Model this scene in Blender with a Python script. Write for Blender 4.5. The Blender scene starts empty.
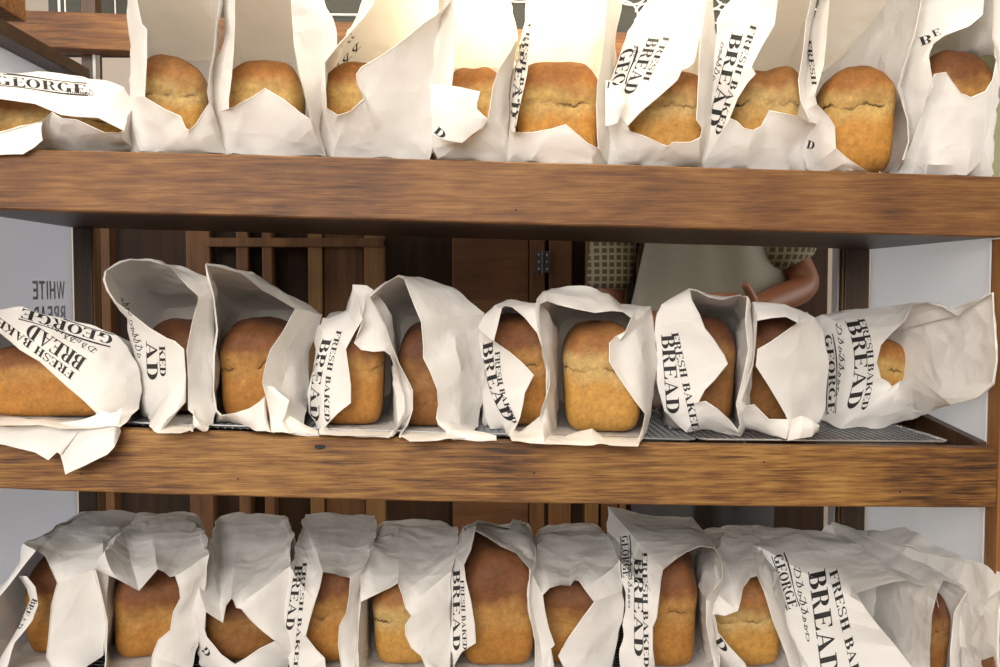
import bpy, bmesh, math, random
from mathutils import Vector, Matrix, noise
from mathutils.bvhtree import BVHTree
R = math.radians
sc = bpy.context.scene
C = sc.collection

# ------------------------------------------------------------------ camera
EYE = 1.40
D = 1.26
F = 945.0
YAW = math.atan(30.0 / F)
PITCH = math.atan(46.5 / F)
cam_d = bpy.data.cameras.new('camera')
cam = bpy.data.objects.new('camera', cam_d)
C.objects.link(cam)
cam.location = (0, -D, EYE)
cam.rotation_euler = (math.pi / 2 - PITCH, 0, -YAW)
cam_d.sensor_width = 36.0
cam_d.lens = F * 36.0 / 1000.0
cam_d.clip_start = 0.05
sc.camera = cam
CR = cam.rotation_euler.to_matrix()
CO = Vector(cam.location)

# ------------------------------------------------------------------ light
sc.view_settings.view_transform = 'Standard'
sc.view_settings.look = 'None'
sc.view_settings.gamma = 1.0
sc.view_settings.use_curve_mapping = False
sc.view_settings.exposure = 0.0
w = bpy.data.worlds.new('world'); sc.world = w; w.use_nodes = True
w.node_tree.nodes['Background'].inputs[0].default_value = (1.0, 0.93, 0.86, 1)
w.node_tree.nodes['Background'].inputs[1].default_value = 0.30


def area(name, loc, target, sx, sy, power, col):
    l = bpy.data.lights.new(name, 'AREA'); l.shape = 'RECTANGLE'; l.size = sx; l.size_y = sy
    l.energy = power; l.color = col
    o = bpy.data.objects.new(name, l); C.objects.link(o); o.location = loc
    o.rotation_euler = (Vector(target) - Vector(loc)).to_track_quat('-Z', 'Y').to_euler()
    return o


area('shop_window_light', (-0.9, -3.6, 2.35), (0, 0, 1.15), 2.6, 1.3, 150, (1.0, 0.95, 0.89))
area('ceiling_light', (0.15, 0.0, 2.8), (0.1, 0.15, 1.5), 1.8, 0.5, 30, (1.0, 0.84, 0.62))
area('left_panel_fill', (-2.3, .5, 1.5), (-.7, .2, 1.25), 1.2, 1.2, 20, (.90, .93, 1.0))  # added fill outside the rack, glows through the translucent left side panel
area('right_panel_fill', (2.3, .3, 1.6), (.7, .2, 1.2), 1.2, 1.2, 22, (1.0, .97, .92))  # matching added fill that brightens the right side panel from outside
bl = bpy.data.lights.new('shelf_lamp', 'SPOT'); bl.energy = 70; bl.color = (1.0, 0.80, 0.50)
bl.spot_size = R(95); bl.spot_blend = 0.9; bl.shadow_soft_size = 0.04
blo = bpy.data.objects.new('shelf_lamp', bl); C.objects.link(blo)
blo.location = (0.11, 0.12, 2.12)
blo.rotation_euler = (Vector((0.09, 0.20, 1.5)) - Vector(blo.location)).to_track_quat('-Z', 'Y').to_euler()


# ------------------------------------------------------------------ projection helpers (photo pixel -> world at a given depth)
def ray(px, py):
    return (CR @ Vector(((px - 500.0) / F, -(py - 333.5) / F, -1.0)))


def P(px, py, Y):
    d = ray(px, py)
    return CO + d * ((Y - CO.y) / d.y)


def quad(pts):
    (x0, y0), (x1, y1), (x2, y2) = pts
    def f(x):
        return (y0 * (x - x1) * (x - x2) / ((x0 - x1) * (x0 - x2)) + y1 * (x - x0) * (x - x2) / ((x1 - x0) * (x1 - x2))
                + y2 * (x - x0) * (x - x1) / ((x2 - x0) * (x2 - x1)))
    return f


def line3(pts):
    w3 = [P(a, b, 0) for a, b in pts]
    return quad([(p.x, p.z) for p in w3])


TT = line3([(40, 149.8), (505, 161.4), (965, 175.5)])
TB = line3([(0, 209), (510, 223.2), (1000, 237)])
MT = line3([(140, 430.6), (500, 441.7), (990, 448.2)])
MB_ = line3([(0, 488.7), (510, 502.8), (990, 507.5)])
_o = P(500, 441.7, 0).z - P(500, 722, 0).z
BT = lambda x: MT(x) - _o
BB = lambda x: MB_(x) - _o
XL = P(-62, 300, 0).x
XR = P(997.5, 440, 0).x
DEPTH = 0.42
REST = {'T': lambda x: TT(x) + .0015, 'M': lambda x: MT(x) + .004, 'B': lambda x: BT(x) + .004}


# ------------------------------------------------------------------ generic helpers
def link(name, me, parent=None, mat=None):
    o = bpy.data.objects.new(name, me); C.objects.link(o)
    if mat is not None:
        me.materials.append(mat)
    if parent is not None:
        o.parent = parent
    return o


def from_bm(name, bm, mat=None, parent=None, smooth=None):
    bmesh.ops.recalc_face_normals(bm, faces=bm.faces)
    me = bpy.data.meshes.new(name); bm.to_mesh(me); bm.free()
    if smooth is not None:
        me.polygons.foreach_set('use_smooth', [True] * len(me.polygons))
        me.set_sharp_from_angle(angle=R(smooth))
    return link(name, me, parent, mat)


def tag(o, label=None, cat=None, group=None, kind=None):
    if label: o['label'] = label
    if cat: o['category'] = cat
    if group: o['group'] = group
    if kind: o['kind'] = kind
    return o


def empty(name, loc=(0, 0, 0)):
    o = bpy.data.objects.new(name, None); C.objects.link(o); o.location = loc
    o.empty_display_size = .05
    return o


def add_box(bm, a, b, bev=0.0):
    r = bmesh.ops.create_cube(bm, size=1)
    vs = r['verts']
    s = [abs(b[i] - a[i]) for i in range(3)]; c = [(a[i] + b[i]) / 2 for i in range(3)]
    for v in vs:
        v.co = Vector((v.co.x * s[0] + c[0], v.co.y * s[1] + c[1], v.co.z * s[2] + c[2]))
    if bev > 0:
        es = list({e for v in vs for e in v.link_edges})
        bmesh.ops.bevel(bm, geom=es, offset=bev, segments=2, affect='EDGES', profile=.6)


def add_tube(bm, pts, r, n=8, cap=True):
    pts = [Vector(p) for p in pts]
    rings = []
    for i, p in enumerate(pts):
        t = (pts[min(i + 1, len(pts) - 1)] - pts[max(i - 1, 0)]).normalized()
        a = t.orthogonal().normalized() if i == 0 else (pa - t * pa.dot(t)).normalized()
        pa = a
        b = t.cross(a)
        rr = r[i] if isinstance(r, (list, tuple)) else r
        rings.append([bm.verts.new(p + (a * math.cos(2 * math.pi * k / n) + b * math.sin(2 * math.pi * k / n)) * rr) for k in range(n)])
    for i in range(len(rings) - 1):
        for k in range(n):
            bm.faces.new((rings[i][k], rings[i][(k + 1) % n], rings[i + 1][(k + 1) % n], rings[i + 1][k]))
    if cap:
        bm.faces.new(rings[0][::-1]); bm.faces.new(rings[-1])


# ------------------------------------------------------------------ materials
def mat_new(name):
    m = bpy.data.materials.new(name); m.use_nodes = True
    nt = m.node_tree
    return m, nt, nt.nodes['Principled BSDF'], nt.nodes, nt.links


def plain(name, col, rough=.6, metal=0, emit=None, es=0, nscale=30, namt=.12):
    m, nt, b, N, L = mat_new(name)
    b.inputs['Roughness'].default_value = rough; b.inputs['Metallic'].default_value = metal
    tc = N.new('ShaderNodeTexCoord'); n = N.new('ShaderNodeTexNoise'); n.inputs['Scale'].default_value = nscale
    n.inputs['Detail'].default_value = 4
    L.new(tc.outputs['Object'], n.inputs['Vector'])
    mx = N.new('ShaderNodeMix'); mx.data_type = 'RGBA'
    mx.inputs[6].default_value = (*[c * (1 - namt) for c in col], 1); mx.inputs[7].default_value = (*[min(1, c * (1 + namt)) for c in col], 1)
    L.new(n.outputs['Fac'], mx.inputs[0]); L.new(mx.outputs[2], b.inputs['Base Color'])
    if emit:
        b.inputs['Emission Color'].default_value = (*emit, 1); b.inputs['Emission Strength'].default_value = es
    return m


def wood(name, stops, sx=1.2, sz=26, axis=0, rough=.45, bump=.35, patch=1.0, fine=1.0):
    m, nt, b, N, L = mat_new(name)
    tc = N.new('ShaderNodeTexCoord'); mp = N.new('ShaderNodeMapping')
    s = [sz, sz, sz]; s[axis] = sx
    mp.inputs['Scale'].default_value = s
    L.new(tc.outputs['Object'], mp.inputs['Vector'])
    n1 = N.new('ShaderNodeTexNoise'); n1.inputs['Scale'].default_value = 1.6; n1.inputs['Detail'].default_value = 8
    n1.inputs['Roughness'].default_value = .62; n1.inputs['Distortion'].default_value = .25
    L.new(mp.outputs[0], n1.inputs['Vector'])
    mp2 = N.new('ShaderNodeMapping'); s2 = [90, 90, 320]; s2[axis] = 9
    if axis == 2: s2 = [320, 90, 9]
    mp2.inputs['Scale'].default_value = s2
    L.new(tc.outputs['Object'], mp2.inputs['Vector'])
    n2 = N.new('ShaderNodeTexNoise'); n2.inputs['Scale'].default_value = 1.5; n2.inputs['Detail'].default_value = 4
    L.new(mp2.outputs[0], n2.inputs['Vector'])
    n3 = N.new('ShaderNodeTexNoise'); n3.inputs['Scale'].default_value = 5.5; n3.inputs['Detail'].default_value = 5
    L.new(tc.outputs['Object'], n3.inputs['Vector'])
    a = N.new('ShaderNodeMath'); a.operation = 'MULTIPLY_ADD'; a.inputs[1].default_value = .42 * fine
    L.new(n2.outputs['Fac'], a.inputs[0]); L.new(n1.outputs['Fac'], a.inputs[2])
    c = N.new('ShaderNodeMath'); c.operation = 'MULTIPLY_ADD'; c.inputs[1].default_value = .55 * patch
    L.new(n3.outputs['Fac'], c.inputs[0]); L.new(a.outputs[0], c.inputs[2])
    off = N.new('ShaderNodeMath'); off.operation = 'SUBTRACT'; off.inputs[1].default_value = .21 * fine + .275 * patch
    L.new(c.outputs[0], off.inputs[0])
    cr = N.new('ShaderNodeValToRGB')
    e = cr.color_ramp.elements
    e[0].position, e[0].color = stops[0][0], (*stops[0][1], 1)
    e[1].position, e[1].color = stops[-1][0], (*stops[-1][1], 1)
    for p, col in stops[1:-1]:
        q = e.new(p); q.color = (*col, 1)
    L.new(off.outputs[0], cr.inputs[0]); L.new(cr.outputs[0], b.inputs['Base Color'])
    b.inputs['Roughness'].default_value = rough
    bp = N.new('ShaderNodeBump'); bp.inputs['Strength'].default_value = bump; bp.inputs['Distance'].default_value = .0015
    L.new(a.outputs[0], bp.inputs['Height']); L.new(bp.outputs[0], b.inputs['Normal'])
    return m


W_TOP = wood('stained_wood_top', [(.22, (.060, .022, .008)), (.45, (.150, .060, .017)), (.58, (.205, .090, .025)), (.78, (.29, .145, .045))], sx=7, sz=70, patch=1.3, rough=.6, fine=1.2)
W_MID = wood('stained_wood_middle', [(.24, (.040, .015, .005)), (.42, (.160, .066, .015)), (.56, (.26, .125, .030)), (.80, (.42, .235, .065))], sx=8, sz=100, patch=1.7, rough=.55, fine=1.5)
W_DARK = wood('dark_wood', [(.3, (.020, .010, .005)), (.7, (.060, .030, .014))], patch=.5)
W_POST = wood('post_wood', [(.3, (.030, .014, .006)), (.7, (.085, .042, .018))], axis=2, patch=.5)
W_CAB = wood('cabinet_wood', [(.3, (.055, .022, .007)), (.7, (.15, .068, .022))], axis=2, patch=.8, sz=14, rough=.8)
W_CABL = wood('cabinet_light_wood', [(.3, (.11, .055, .018)), (.7, (.22, .12, .042))], axis=2, patch=.6, sz=14, rough=.8)
CHROME = plain('chrome', (.75, .76, .78), .22, 1.0)
STEEL = plain('grey_wire', (.30, .31, .32), .40, .9)
IRON = plain('dark_iron', (.08, .08, .085), .5, .7)
M_TRAY = plain('tray_metal', (.045, .047, .05), .45, .5)
INK = plain('black_ink', (.016, .015, .015), .7)


def paper():
    m, nt, b, N, L = mat_new('white_paper')
    tc = N.new('ShaderNodeTexCoord')
    oi = N.new('ShaderNodeObjectInfo')
    addv = N.new('ShaderNodeVectorMath'); addv.operation = 'MULTIPLY_ADD'; addv.inputs[1].default_value = (1, 1, 1)
    L.new(tc.outputs['Object'], addv.inputs[0])
    cmb = N.new('ShaderNodeCombineXYZ')
    for i in range(3): L.new(oi.outputs['Random'], cmb.inputs[i])
    sc_ = N.new('ShaderNodeVectorMath'); sc_.operation = 'SCALE'; sc_.inputs[3].default_value = 7
    L.new(cmb.outputs[0], sc_.inputs[0]); L.new(sc_.outputs[0], addv.inputs[2])
    nz = N.new('ShaderNodeTexNoise'); nz.inputs['Scale'].default_value = 9; nz.inputs['Detail'].default_value = 3
    L.new(addv.outputs[0], nz.inputs['Vector'])
    dis = N.new('ShaderNodeMix'); dis.data_type = 'RGBA'; dis.blend_type = 'LINEAR_LIGHT'; dis.inputs[0].default_value = .05
    L.new(addv.outputs[0], dis.inputs[6]); L.new(nz.outputs['Color'], dis.inputs[7])
    hs = []
    for s, amt in ((13, 1.0), (29, .42)):
        v = N.new('ShaderNodeTexVoronoi'); v.feature = 'F1'; v.inputs['Scale'].default_value = s
        L.new(dis.outputs[2], v.inputs['Vector'])
        k = N.new('ShaderNodeMath'); k.operation = 'MULTIPLY'; k.inputs[1].default_value = amt
        L.new(v.outputs['Distance'], k.inputs[0]); hs.append(k)
    ad = N.new('ShaderNodeMath'); L.new(hs[0].outputs[0], ad.inputs[0]); L.new(hs[1].outputs[0], ad.inputs[1])
    fn = N.new('ShaderNodeTexNoise'); fn.inputs['Scale'].default_value = 420; fn.inputs['Detail'].default_value = 2
    L.new(addv.outputs[0], fn.inputs['Vector'])
    ad2 = N.new('ShaderNodeMath'); ad2.operation = 'MULTIPLY_ADD'; ad2.inputs[1].default_value = .03
    L.new(fn.outputs['Fac'], ad2.inputs[0]); L.new(ad.outputs[0], ad2.inputs[2])
    bp = N.new('ShaderNodeBump'); bp.inputs['Strength'].default_value = .50; bp.inputs['Distance'].default_value = .009
    L.new(ad2.outputs[0], bp.inputs['Height'])
    b.inputs['Roughness'].default_value = .55
    b.inputs['Specular IOR Level'].default_value = .3
    mo = N.new('ShaderNodeMix'); mo.data_type = 'RGBA'
    mo.inputs[6].default_value = (.83, .81, .78, 1); mo.inputs[7].default_value = (.90, .885, .86, 1)
    L.new(nz.outputs['Fac'], mo.inputs[0]); L.new(mo.outputs[2], b.inputs['Base Color'])
    L.new(bp.outputs[0], b.inputs['Normal'])
    tr = N.new('ShaderNodeBsdfTranslucent'); tr.inputs[0].default_value = (.93, .89, .82, 1)
    L.new(bp.outputs[0], tr.inputs['Normal'])
    mx = N.new('ShaderNodeMixShader'); mx.inputs[0].default_value = .15
    out = N['Material Output']
    L.new(b.outputs[0], mx.inputs[1]); L.new(tr.outputs[0], mx.inputs[2]); L.new(mx.outputs[0], out.inputs[0])
    return m


PAPER = paper()


def crust(name, top, mid, low):
    m, nt, b, N, L = mat_new(name)
    at = N.new('ShaderNodeAttribute'); at.attribute_name = 'hz'
    cd = N.new('ShaderNodeAttribute'); cd.attribute_name = 'cd'; cm = N.new('ShaderNodeAttribute'); cm.attribute_name = 'cm'
    tc = N.new('ShaderNodeTexCoord')
    wn = N.new('ShaderNodeTexNoise'); wn.inputs['Scale'].default_value = 70; wn.inputs['Detail'].default_value = 5; wn.inputs['Roughness'].default_value = .7
    L.new(tc.outputs['Object'], wn.inputs['Vector'])
    def mth(op, a, b_=None, c=None):
        n_ = N.new('ShaderNodeMath'); n_.operation = op
        for i_, v_ in enumerate((a, b_, c)):
            if v_ is None: continue
            if isinstance(v_, (int, float)): n_.inputs[i_].default_value = v_
            else: L.new(v_, n_.inputs[i_])
        return n_.outputs[0]
    dd = mth('ABSOLUTE', mth('ADD', cd.outputs['Fac'], mth('MULTIPLY', mth('SUBTRACT', wn.outputs['Fac'], .5), .085)))
    ln_ = mth('MULTIPLY', mth('SUBTRACT', 1.0, mth('DIVIDE', dd, .0135)), 1.6)
    ck_ = mth('MULTIPLY', mth('MINIMUM', mth('MAXIMUM', ln_, 0.0), 1.0), mth('MINIMUM', mth('MULTIPLY', mth('MAXIMUM', mth('SUBTRACT', cm.outputs['Fac'], .30), 0.0), 2.6), 1.0))
    n = N.new('ShaderNodeTexNoise'); n.inputs['Scale'].default_value = 28; n.inputs['Detail'].default_value = 6
    L.new(tc.outputs['Object'], n.inputs['Vector'])
    n2 = N.new('ShaderNodeTexNoise'); n2.inputs['Scale'].default_value = 220; n2.inputs['Detail'].default_value = 4
    L.new(tc.outputs['Object'], n2.inputs['Vector'])
    a = N.new('ShaderNodeMath'); a.operation = 'MULTIPLY_ADD'; a.inputs[1].default_value = .36
    L.new(n.outputs['Fac'], a.inputs[0]); L.new(at.outputs['Fac'], a.inputs[2])
    s = N.new('ShaderNodeMath'); s.operation = 'SUBTRACT'; s.inputs[1].default_value = .18; L.new(a.outputs[0], s.inputs[0])
    cr = N.new('ShaderNodeValToRGB'); e = cr.color_ramp.elements
    lowd = tuple(c * .62 for c in low)
    e[0].position, e[0].color = 0.0, (*lowd, 1)
    e[1].position, e[1].color = 1.0, (*[c * .78 for c in top], 1)
    for p, c in ((.14, low), (.46, tuple(x * 1.08 for x in low)), (.60, mid), (.68, mid), (.82, top)):
        q = e.new(p); q.color = (*c, 1)
    L.new(s.outputs[0], cr.inputs[0])
    sp = N.new('ShaderNodeMix'); sp.data_type = 'RGBA'; sp.blend_type = 'OVERLAY'; sp.inputs[0].default_value = .38
    n3 = N.new('ShaderNodeTexNoise'); n3.inputs['Scale'].default_value = 75; n3.inputs['Detail'].default_value = 5
    L.new(tc.outputs['Object'], n3.inputs['Vector'])
    rr = N.new('ShaderNodeMapRange'); rr.inputs[1].default_value = .35; rr.inputs[2].default_value = .65; rr.inputs[3].default_value = .84; rr.inputs[4].default_value = 1.08
    L.new(n3.outputs['Fac'], rr.inputs[0])
    mm = N.new('ShaderNodeMix'); mm.data_type = 'RGBA'; mm.blend_type = 'MULTIPLY'; mm.inputs[0].default_value = 1.0
    L.new(cr.outputs[0], mm.inputs[6]); L.new(rr.outputs[0], mm.inputs[7])
    L.new(mm.outputs[2], sp.inputs[6]); L.new(n2.outputs['Fac'], sp.inputs[7])
    dk = N.new('ShaderNodeMix'); dk.data_type = 'RGBA'; dk.inputs[7].default_value = (.075, .034, .014, 1)
    L.new(ck_, dk.inputs[0]); L.new(sp.outputs[2], dk.inputs[6])
    L.new(dk.outputs[2], b.inputs['Base Color'])
    b.inputs['Roughness'].default_value = .72
    bp = N.new('ShaderNodeBump'); bp.inputs['Strength'].default_value = .5; bp.inputs['Distance'].default_value = .0016
    L.new(mth('SUBTRACT', n2.outputs['Fac'], mth('MULTIPLY', ck_, 1.5)), bp.inputs['Height']); L.new(bp.outputs[0], b.inputs['Normal'])
    return m


CRUST = {
    'gold': crust('golden_crust', (.36, .145, .030), (.55, .35, .11), (.50, .235, .040)),
    'tan': crust('tan_crust', (.33, .140, .036), (.52, .35, .13), (.47, .245, .050)),
    'brown': crust('brown_crust', (.19, .068, .018), (.42, .215, .055), (.38, .165, .028)),
    'dark': crust('dark_crust', (.13, .044, .013), (.27, .13, .036), (.22, .090, .018)),
}


# ------------------------------------------------------------------ loaf
def make_loaf(name, cx, cy, cz, wx, ln, hz, seed, tone, yaw=0, lean=0, crackz=.62, cracked=1.0, squash=1.0):
    """A tin loaf standing on z = cz, long axis +Y from its near end at y = cy."""
    rnd = random.Random(seed)
    bm = bmesh.new()
    bmesh.ops.create_cube(bm, size=2)
    bmesh.ops.subdivide_edges(bm, edges=bm.edges, cuts=38, use_grid_fill=True)
    so = Vector((seed * 3.7, seed * 1.3, seed * 2.1))
    hl = bm.verts.layers.float.new('hz'); cl = bm.verts.layers.float.new('cm'); dl_ = bm.verts.layers.float.new('cd')
    for v in bm.verts:
        p = v.co.copy()
        # squircle projection with different exponents for lower and upper half
        n = 6.0 if p.z < 0 else 3.0
        q = Vector((p.x, p.y, p.z))
        ny = 6.0
        r = (abs(q.x) ** n + abs(q.z) ** n) ** (1 / n) if (q.x or q.z) else 0
        t = (r ** ny + abs(q.y) ** ny) ** (1 / ny)
        q = q / t
        z01 = (q.z + 1) / 2
        # tin-shaped lower part slightly narrower, crown bulges over it
        wf = .92 + .06 * min(1, z01 / .6) + (.05 * math.exp(-((z01 - .74) / .14) ** 2))
        lf = .95 + .05 * min(1, z01 / .6) + .035 * math.exp(-((z01 - .74) / .14) ** 2)
        x = q.x * wf + .035 * noise.noise(Vector((z01 * 1.5, q.y, seed * 2.3))) ; y = q.y * lf + .03 * noise.noise(Vector((q.x * 1.4, z01 * 2.2, seed * 1.7)))
        nv = noise.noise(Vector((q.x * 1.3, q.y * 1.6, q.z * 1.3)) + so)
        nv2 = noise.noise(Vector((q.x * 4, q.y * 5, q.z * 4)) + so)
        cc = 0.0
        ang = math.atan2(q.x, -q.y)
        zc = crackz + .09 * noise.noise(Vector((ang * 1.7, seed, 0))) + .028 * noise.noise(Vector((ang * 7, seed, 3))) + .012 * noise.noise(Vector((ang * 23, seed, 3)))
        msk = max(0, min(1, .62 + 1.6 * noise.noise(Vector((ang * 1.9, seed, 9))))) * cracked
        d = (z01 - zc)
        side = min(1, max(0, (max(abs(q.x), abs(q.y)) - .72) / .2))
        g = math.exp(-(d / .016) ** 2) * msk * side
        wide = math.exp(-(d / .07) ** 2) * side * cracked * (.5 + nv)
        sh = 1 - .060 * g - .016 * wide + .028 * nv + .007 * nv2
        x *= sh; y *= sh
        z = z01 * (1 + (.05 * nv + .005 * nv2) * min(1, z01 * 2))
        cc = max(0, g * 1.25 - .25)
        cc = cc * (0.5 + .5 * min(1, max(0, .5 + 2 * noise.noise(Vector((ang * 15, seed, 5))))))
        v[hl] = z01 + (.62 - crackz) + (crackz - zc) * .7 + .05 * nv; v[cl] = msk * side * (.75 + .5 * noise.noise(Vector((ang * 3.1, seed * 1.1, 14)))); v[dl_] = d
        v.co = Vector((x * wx / 2, (y + 1) * ln / 2, z * hz))
    for f in bm.faces: f.smooth = True
    me = bpy.data.meshes.new(name); bm.to_mesh(me); bm.free()
    me.materials.append(CRUST[tone])
    o = bpy.data.objects.new(name, me); C.objects.link(o)
    o.location = (cx, cy, cz)
    o.rotation_euler = (0, R(lean), R(yaw))
    return o


# ------------------------------------------------------------------ lettering: a fat-face roman cut as polygons, cap height 1
def rect(a, b, c, d): return [(a, b), (c, b), (c, d), (a, d)]


def bowl(cx, cy, rx, ry, tx, ty, a0=-90, a1=90, n=12):
    out = []
    for i in range(n):
        t0 = R(a0 + (a1 - a0) * i / n); t1 = R(a0 + (a1 - a0) * (i + 1) / n)
        f = lambda t, s: (cx + (rx - (tx if s else 0)) * math.cos(t), cy + (ry - (ty if s else 0)) * math.sin(t))
        out.append([f(t0, 0), f(t1, 0), f(t1, 1), f(t0, 1)])
    return out


TS, TH = .23, .055
G = {}
G['B'] = ([rect(0, 0, .12, TH), rect(0, 1 - TH, .12, 1), rect(.10, 0, .10 + TS, 1), rect(.3, 1 - TH, .45, 1), rect(.3, .50, .45, .50 + TH), rect(.3, 0, .47, TH)]
          + bowl(.44, .755, .27, .245, .2, TH) + bowl(.45, .275, .33, .275, .23, TH), .80)
G['R'] = ([rect(0, 0, .12, TH), rect(0, 1 - TH, .12, 1), rect(.10, 0, .10 + TS, 1), rect(.3, 0, .42, TH), rect(.3, 1 - TH, .46, 1), rect(.3, .48, .46, .48 + TH)]
          + bowl(.45, .74, .29, .26, .21, TH) + [[(.45, .5), (.60, .44), (.80, .02), (.60, 0)], rect(.62, 0, .92, TH)], .90)
G['E'] = ([rect(0, 0, .12, TH), rect(0, 1 - TH, .12, 1), rect(.10, 0, .10 + TS, 1), rect(.3, 1 - TH, .74, 1), rect(.3, .48, .58, .48 + TH), rect(.3, 0, .78, TH),
           [(.74, 1), (.60, 1 - TH), (.74, .72)], [(.78, 0), (.78, .32), (.62, TH)], [(.58, .36), (.58, .66), (.50, .505)]], .84)
G['F'] = ([rect(0, 0, .45, TH), rect(0, 1 - TH, .12, 1), rect(.10, 0, .10 + TS, 1), rect(.3, 1 - TH, .74, 1), rect(.3, .48, .56, .48 + TH),
           [(.74, 1), (.60, 1 - TH), (.74, .72)], [(.56, .36), (.56, .66), (.48, .505)]], .78)
G['D'] = ([rect(0, 0, .12, TH), rect(0, 1 - TH, .12, 1), rect(.10, 0, .10 + TS, 1), rect(.3, 1 - TH, .42, 1), rect(.3, 0, .42, TH)]
          + bowl(.40, .5, .46, .5, .25, TH), .92)
G['A'] = ([[(.40, 1), (.48, 1), (.88, 0), (.62, 0)], [(.42, .98), (.46, .90), (.17, 0), (.11, 0)], rect(.0, 0, .30, TH), rect(.52, 0, 1.0, TH), rect(.22, .30, .66, .30 + TH)], 1.02)
G['H'] = ([rect(0, 0, .42, TH), rect(0, 1 - TH, .42, 1), rect(.10, 0, .10 + TS, 1), rect(.3, .48, .62, .48 + TH), rect(.58, 0, .58 + TS, 1), rect(.5, 0, .92, TH), rect(.5, 1 - TH, .92, 1)], .98)
G['K'] = ([rect(0, 0, .42, TH), rect(0, 1 - TH, .42, 1), rect(.10, 0, .10 + TS, 1), [(.3, .40), (.36, .36), (.80, .96), (.74, .98)], [(.40, .56), (.56, .66), (.90, .02), (.66, 0)], rect(.58, 0, .98, TH), rect(.62, 1 - TH, .92, 1)], 1.0)
G['S'] = (bowl(.35, .73, .30, .27, .13, TH, 30, 250) + bowl(.35, .27, .30, .27, .13, TH, -150, 70) + [[(.10, .66), (.22, .50), (.62, .36), (.52, .52)], [(.60, 1), (.62, .70), (.52, .84)], [(.06, 0), (.05, .32), (.16, .14)]], .72)
G['G'] = (bowl(.42, .5, .40, .5, .22, TH, 40, 320) + [rect(.58, .02, .58 + TS, .42), rect(.48, .38, .92, .38 + TH)], .96)
G['O'] = (bowl(.42, .5, .42, .5, .22, TH, 0, 360, 20), .92)
G['M'] = ([rect(0, 0, .28, TH), rect(.10, 0, .16, 1), [(.1, 1), (.32, 1), (.58, .1), (.46, 0)], [(.80, 1), (.74, 1), (.46, 0), (.52, 0)], rect(.74, 0, .96, 1), rect(.66, 0, 1.06, TH)], 1.12)
G['Y'] = ([[(0, 1), (.26, 1), (.52, .45), (.34, .42)], [(.80, 1), (.74, 1), (.46, .42), (.52, .42)], rect(.32, 0, .54, .46), rect(.22, 0, .64, TH)], .84)
G[' '] = ([], .40)
# connected pen strokes for the small script line (thin slanted loops)
def script_polys(n, seed):
    rnd = random.Random(seed); out = []; x = 0.0
    for i in range(n):
        w_ = rnd.uniform(.35, .62); h_ = rnd.choice([.55, .55, .6, 1.0, 1.15])
        out += bowl(x + w_ * .5, h_ * .45, w_ * .5, h_ * .48, .07, .07, rnd.uniform(-170, -120), rnd.uniform(60, 170), 7)
        out.append([(x + .1, 0), (x + .16, 0), (x + .16 + .22 * h_, h_), (x + .1 + .22 * h_, h_)])
        x += w_ * .95
    return out, x


def layout(text):
    polys = []; x = 0
    for ch in text:
        g, adv = G[ch]
        polys += [[(px + x, py) for px, py in p] for p in g]
        x += adv
    return polys, x


def emblem(word):
    """The ornate curled logo word: outlined letters on a banner, strokes above and below."""
    polys, wd = layout(word)
    out = [[(x / wd, y) for x, y in p] for p in polys]
    n = 14
    for i in range(n):
        a, b = i / n, (i + 1) / n
        f = lambda t: .10 * math.sin(t * math.pi * 2)
        out.append([(a, -.22 + f(a)), (b, -.22 + f(b)), (b, -.10 + f(b) * .6), (a, -.10 + f(a) * .6)])
        out.append([(a, 1.14 + f(a) * .5), (b, 1.14 + f(b) * .5), (b, 1.27 + f(b)), (a, 1.27 + f(a))])
    return out


def dec_polys(spec):
    kind, text = spec[0], spec[1]
    if kind == 'word':
        p, wd = layout(text); return [[(x / wd, y) for x, y in q] for q in p]
    if kind == 'script':
        p, wd = script_polys(len(text), len(text) * 7); return [[(x / wd, y) for x, y in q] for q in p]
    return emblem(text)


def print_on(bvh, specs, parent):
    for s in specs:
        bm = bmesh.new()
        kind, text, ox, oy, ux, uy, vx, vy = s[:8]
        bow = s[8] if len(s) > 8 else 0
        ul = math.hypot(ux, uy); vl = math.hypot(vx, vy)
        for poly in dec_polys(s):
            b2 = bmesh.new()
            vs = [b2.verts.new((a * ul, b * vl, 0)) for a, b in poly]
            try: b2.faces.new(vs)
            except ValueError: b2.free(); continue
            bmesh.ops.triangulate(b2, faces=b2.faces)
            for _ in range(4):
                es = [e for e in b2.edges if e.calc_length() > 2.6]
                if not es: break
                bmesh.ops.subdivide_edges(b2, edges=es, cuts=1)
                bmesh.ops.triangulate(b2, faces=[f for f in b2.faces if len(f.verts) > 3])
            mp = {}
            for v in b2.verts:
                a, b = v.co.x / ul, v.co.y / vl
                b_ = b - (bow * 4 * a * (1 - a)) / vl
                px = ox + ux * a + vx * b_; py = oy + uy * a + vy * b_
                d = ray(px, py).normalized()
                h = bvh.ray_cast(CO, d)
                if h[0] is None: mp[v] = None
                else: mp[v] = (bm.verts.new(h[0] - d * .0006), h[3])
            for f in b2.faces:
                t = [mp[v] for v in f.verts]
                if any(x is None for x in t): continue
                ds = [x[1] for x in t]
                if max(ds) - min(ds) > .02: continue
                try: bm.faces.new([x[0] for x in t])
                except ValueError: pass
            b2.free()
        loose = [v for v in bm.verts if not v.link_faces]
        bmesh.ops.delete(bm, geom=loose, context='VERTS')
        if len(bm.faces) == 0:
            bm.free(); continue
        nm = {'word': 'printed_word', 'script': 'printed_script', 'emblem': 'printed_emblem'}[kind]
        me = bpy.data.meshes.new(nm); bm.to_mesh(me); bm.free()
        link(nm, me, parent, INK)


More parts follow.
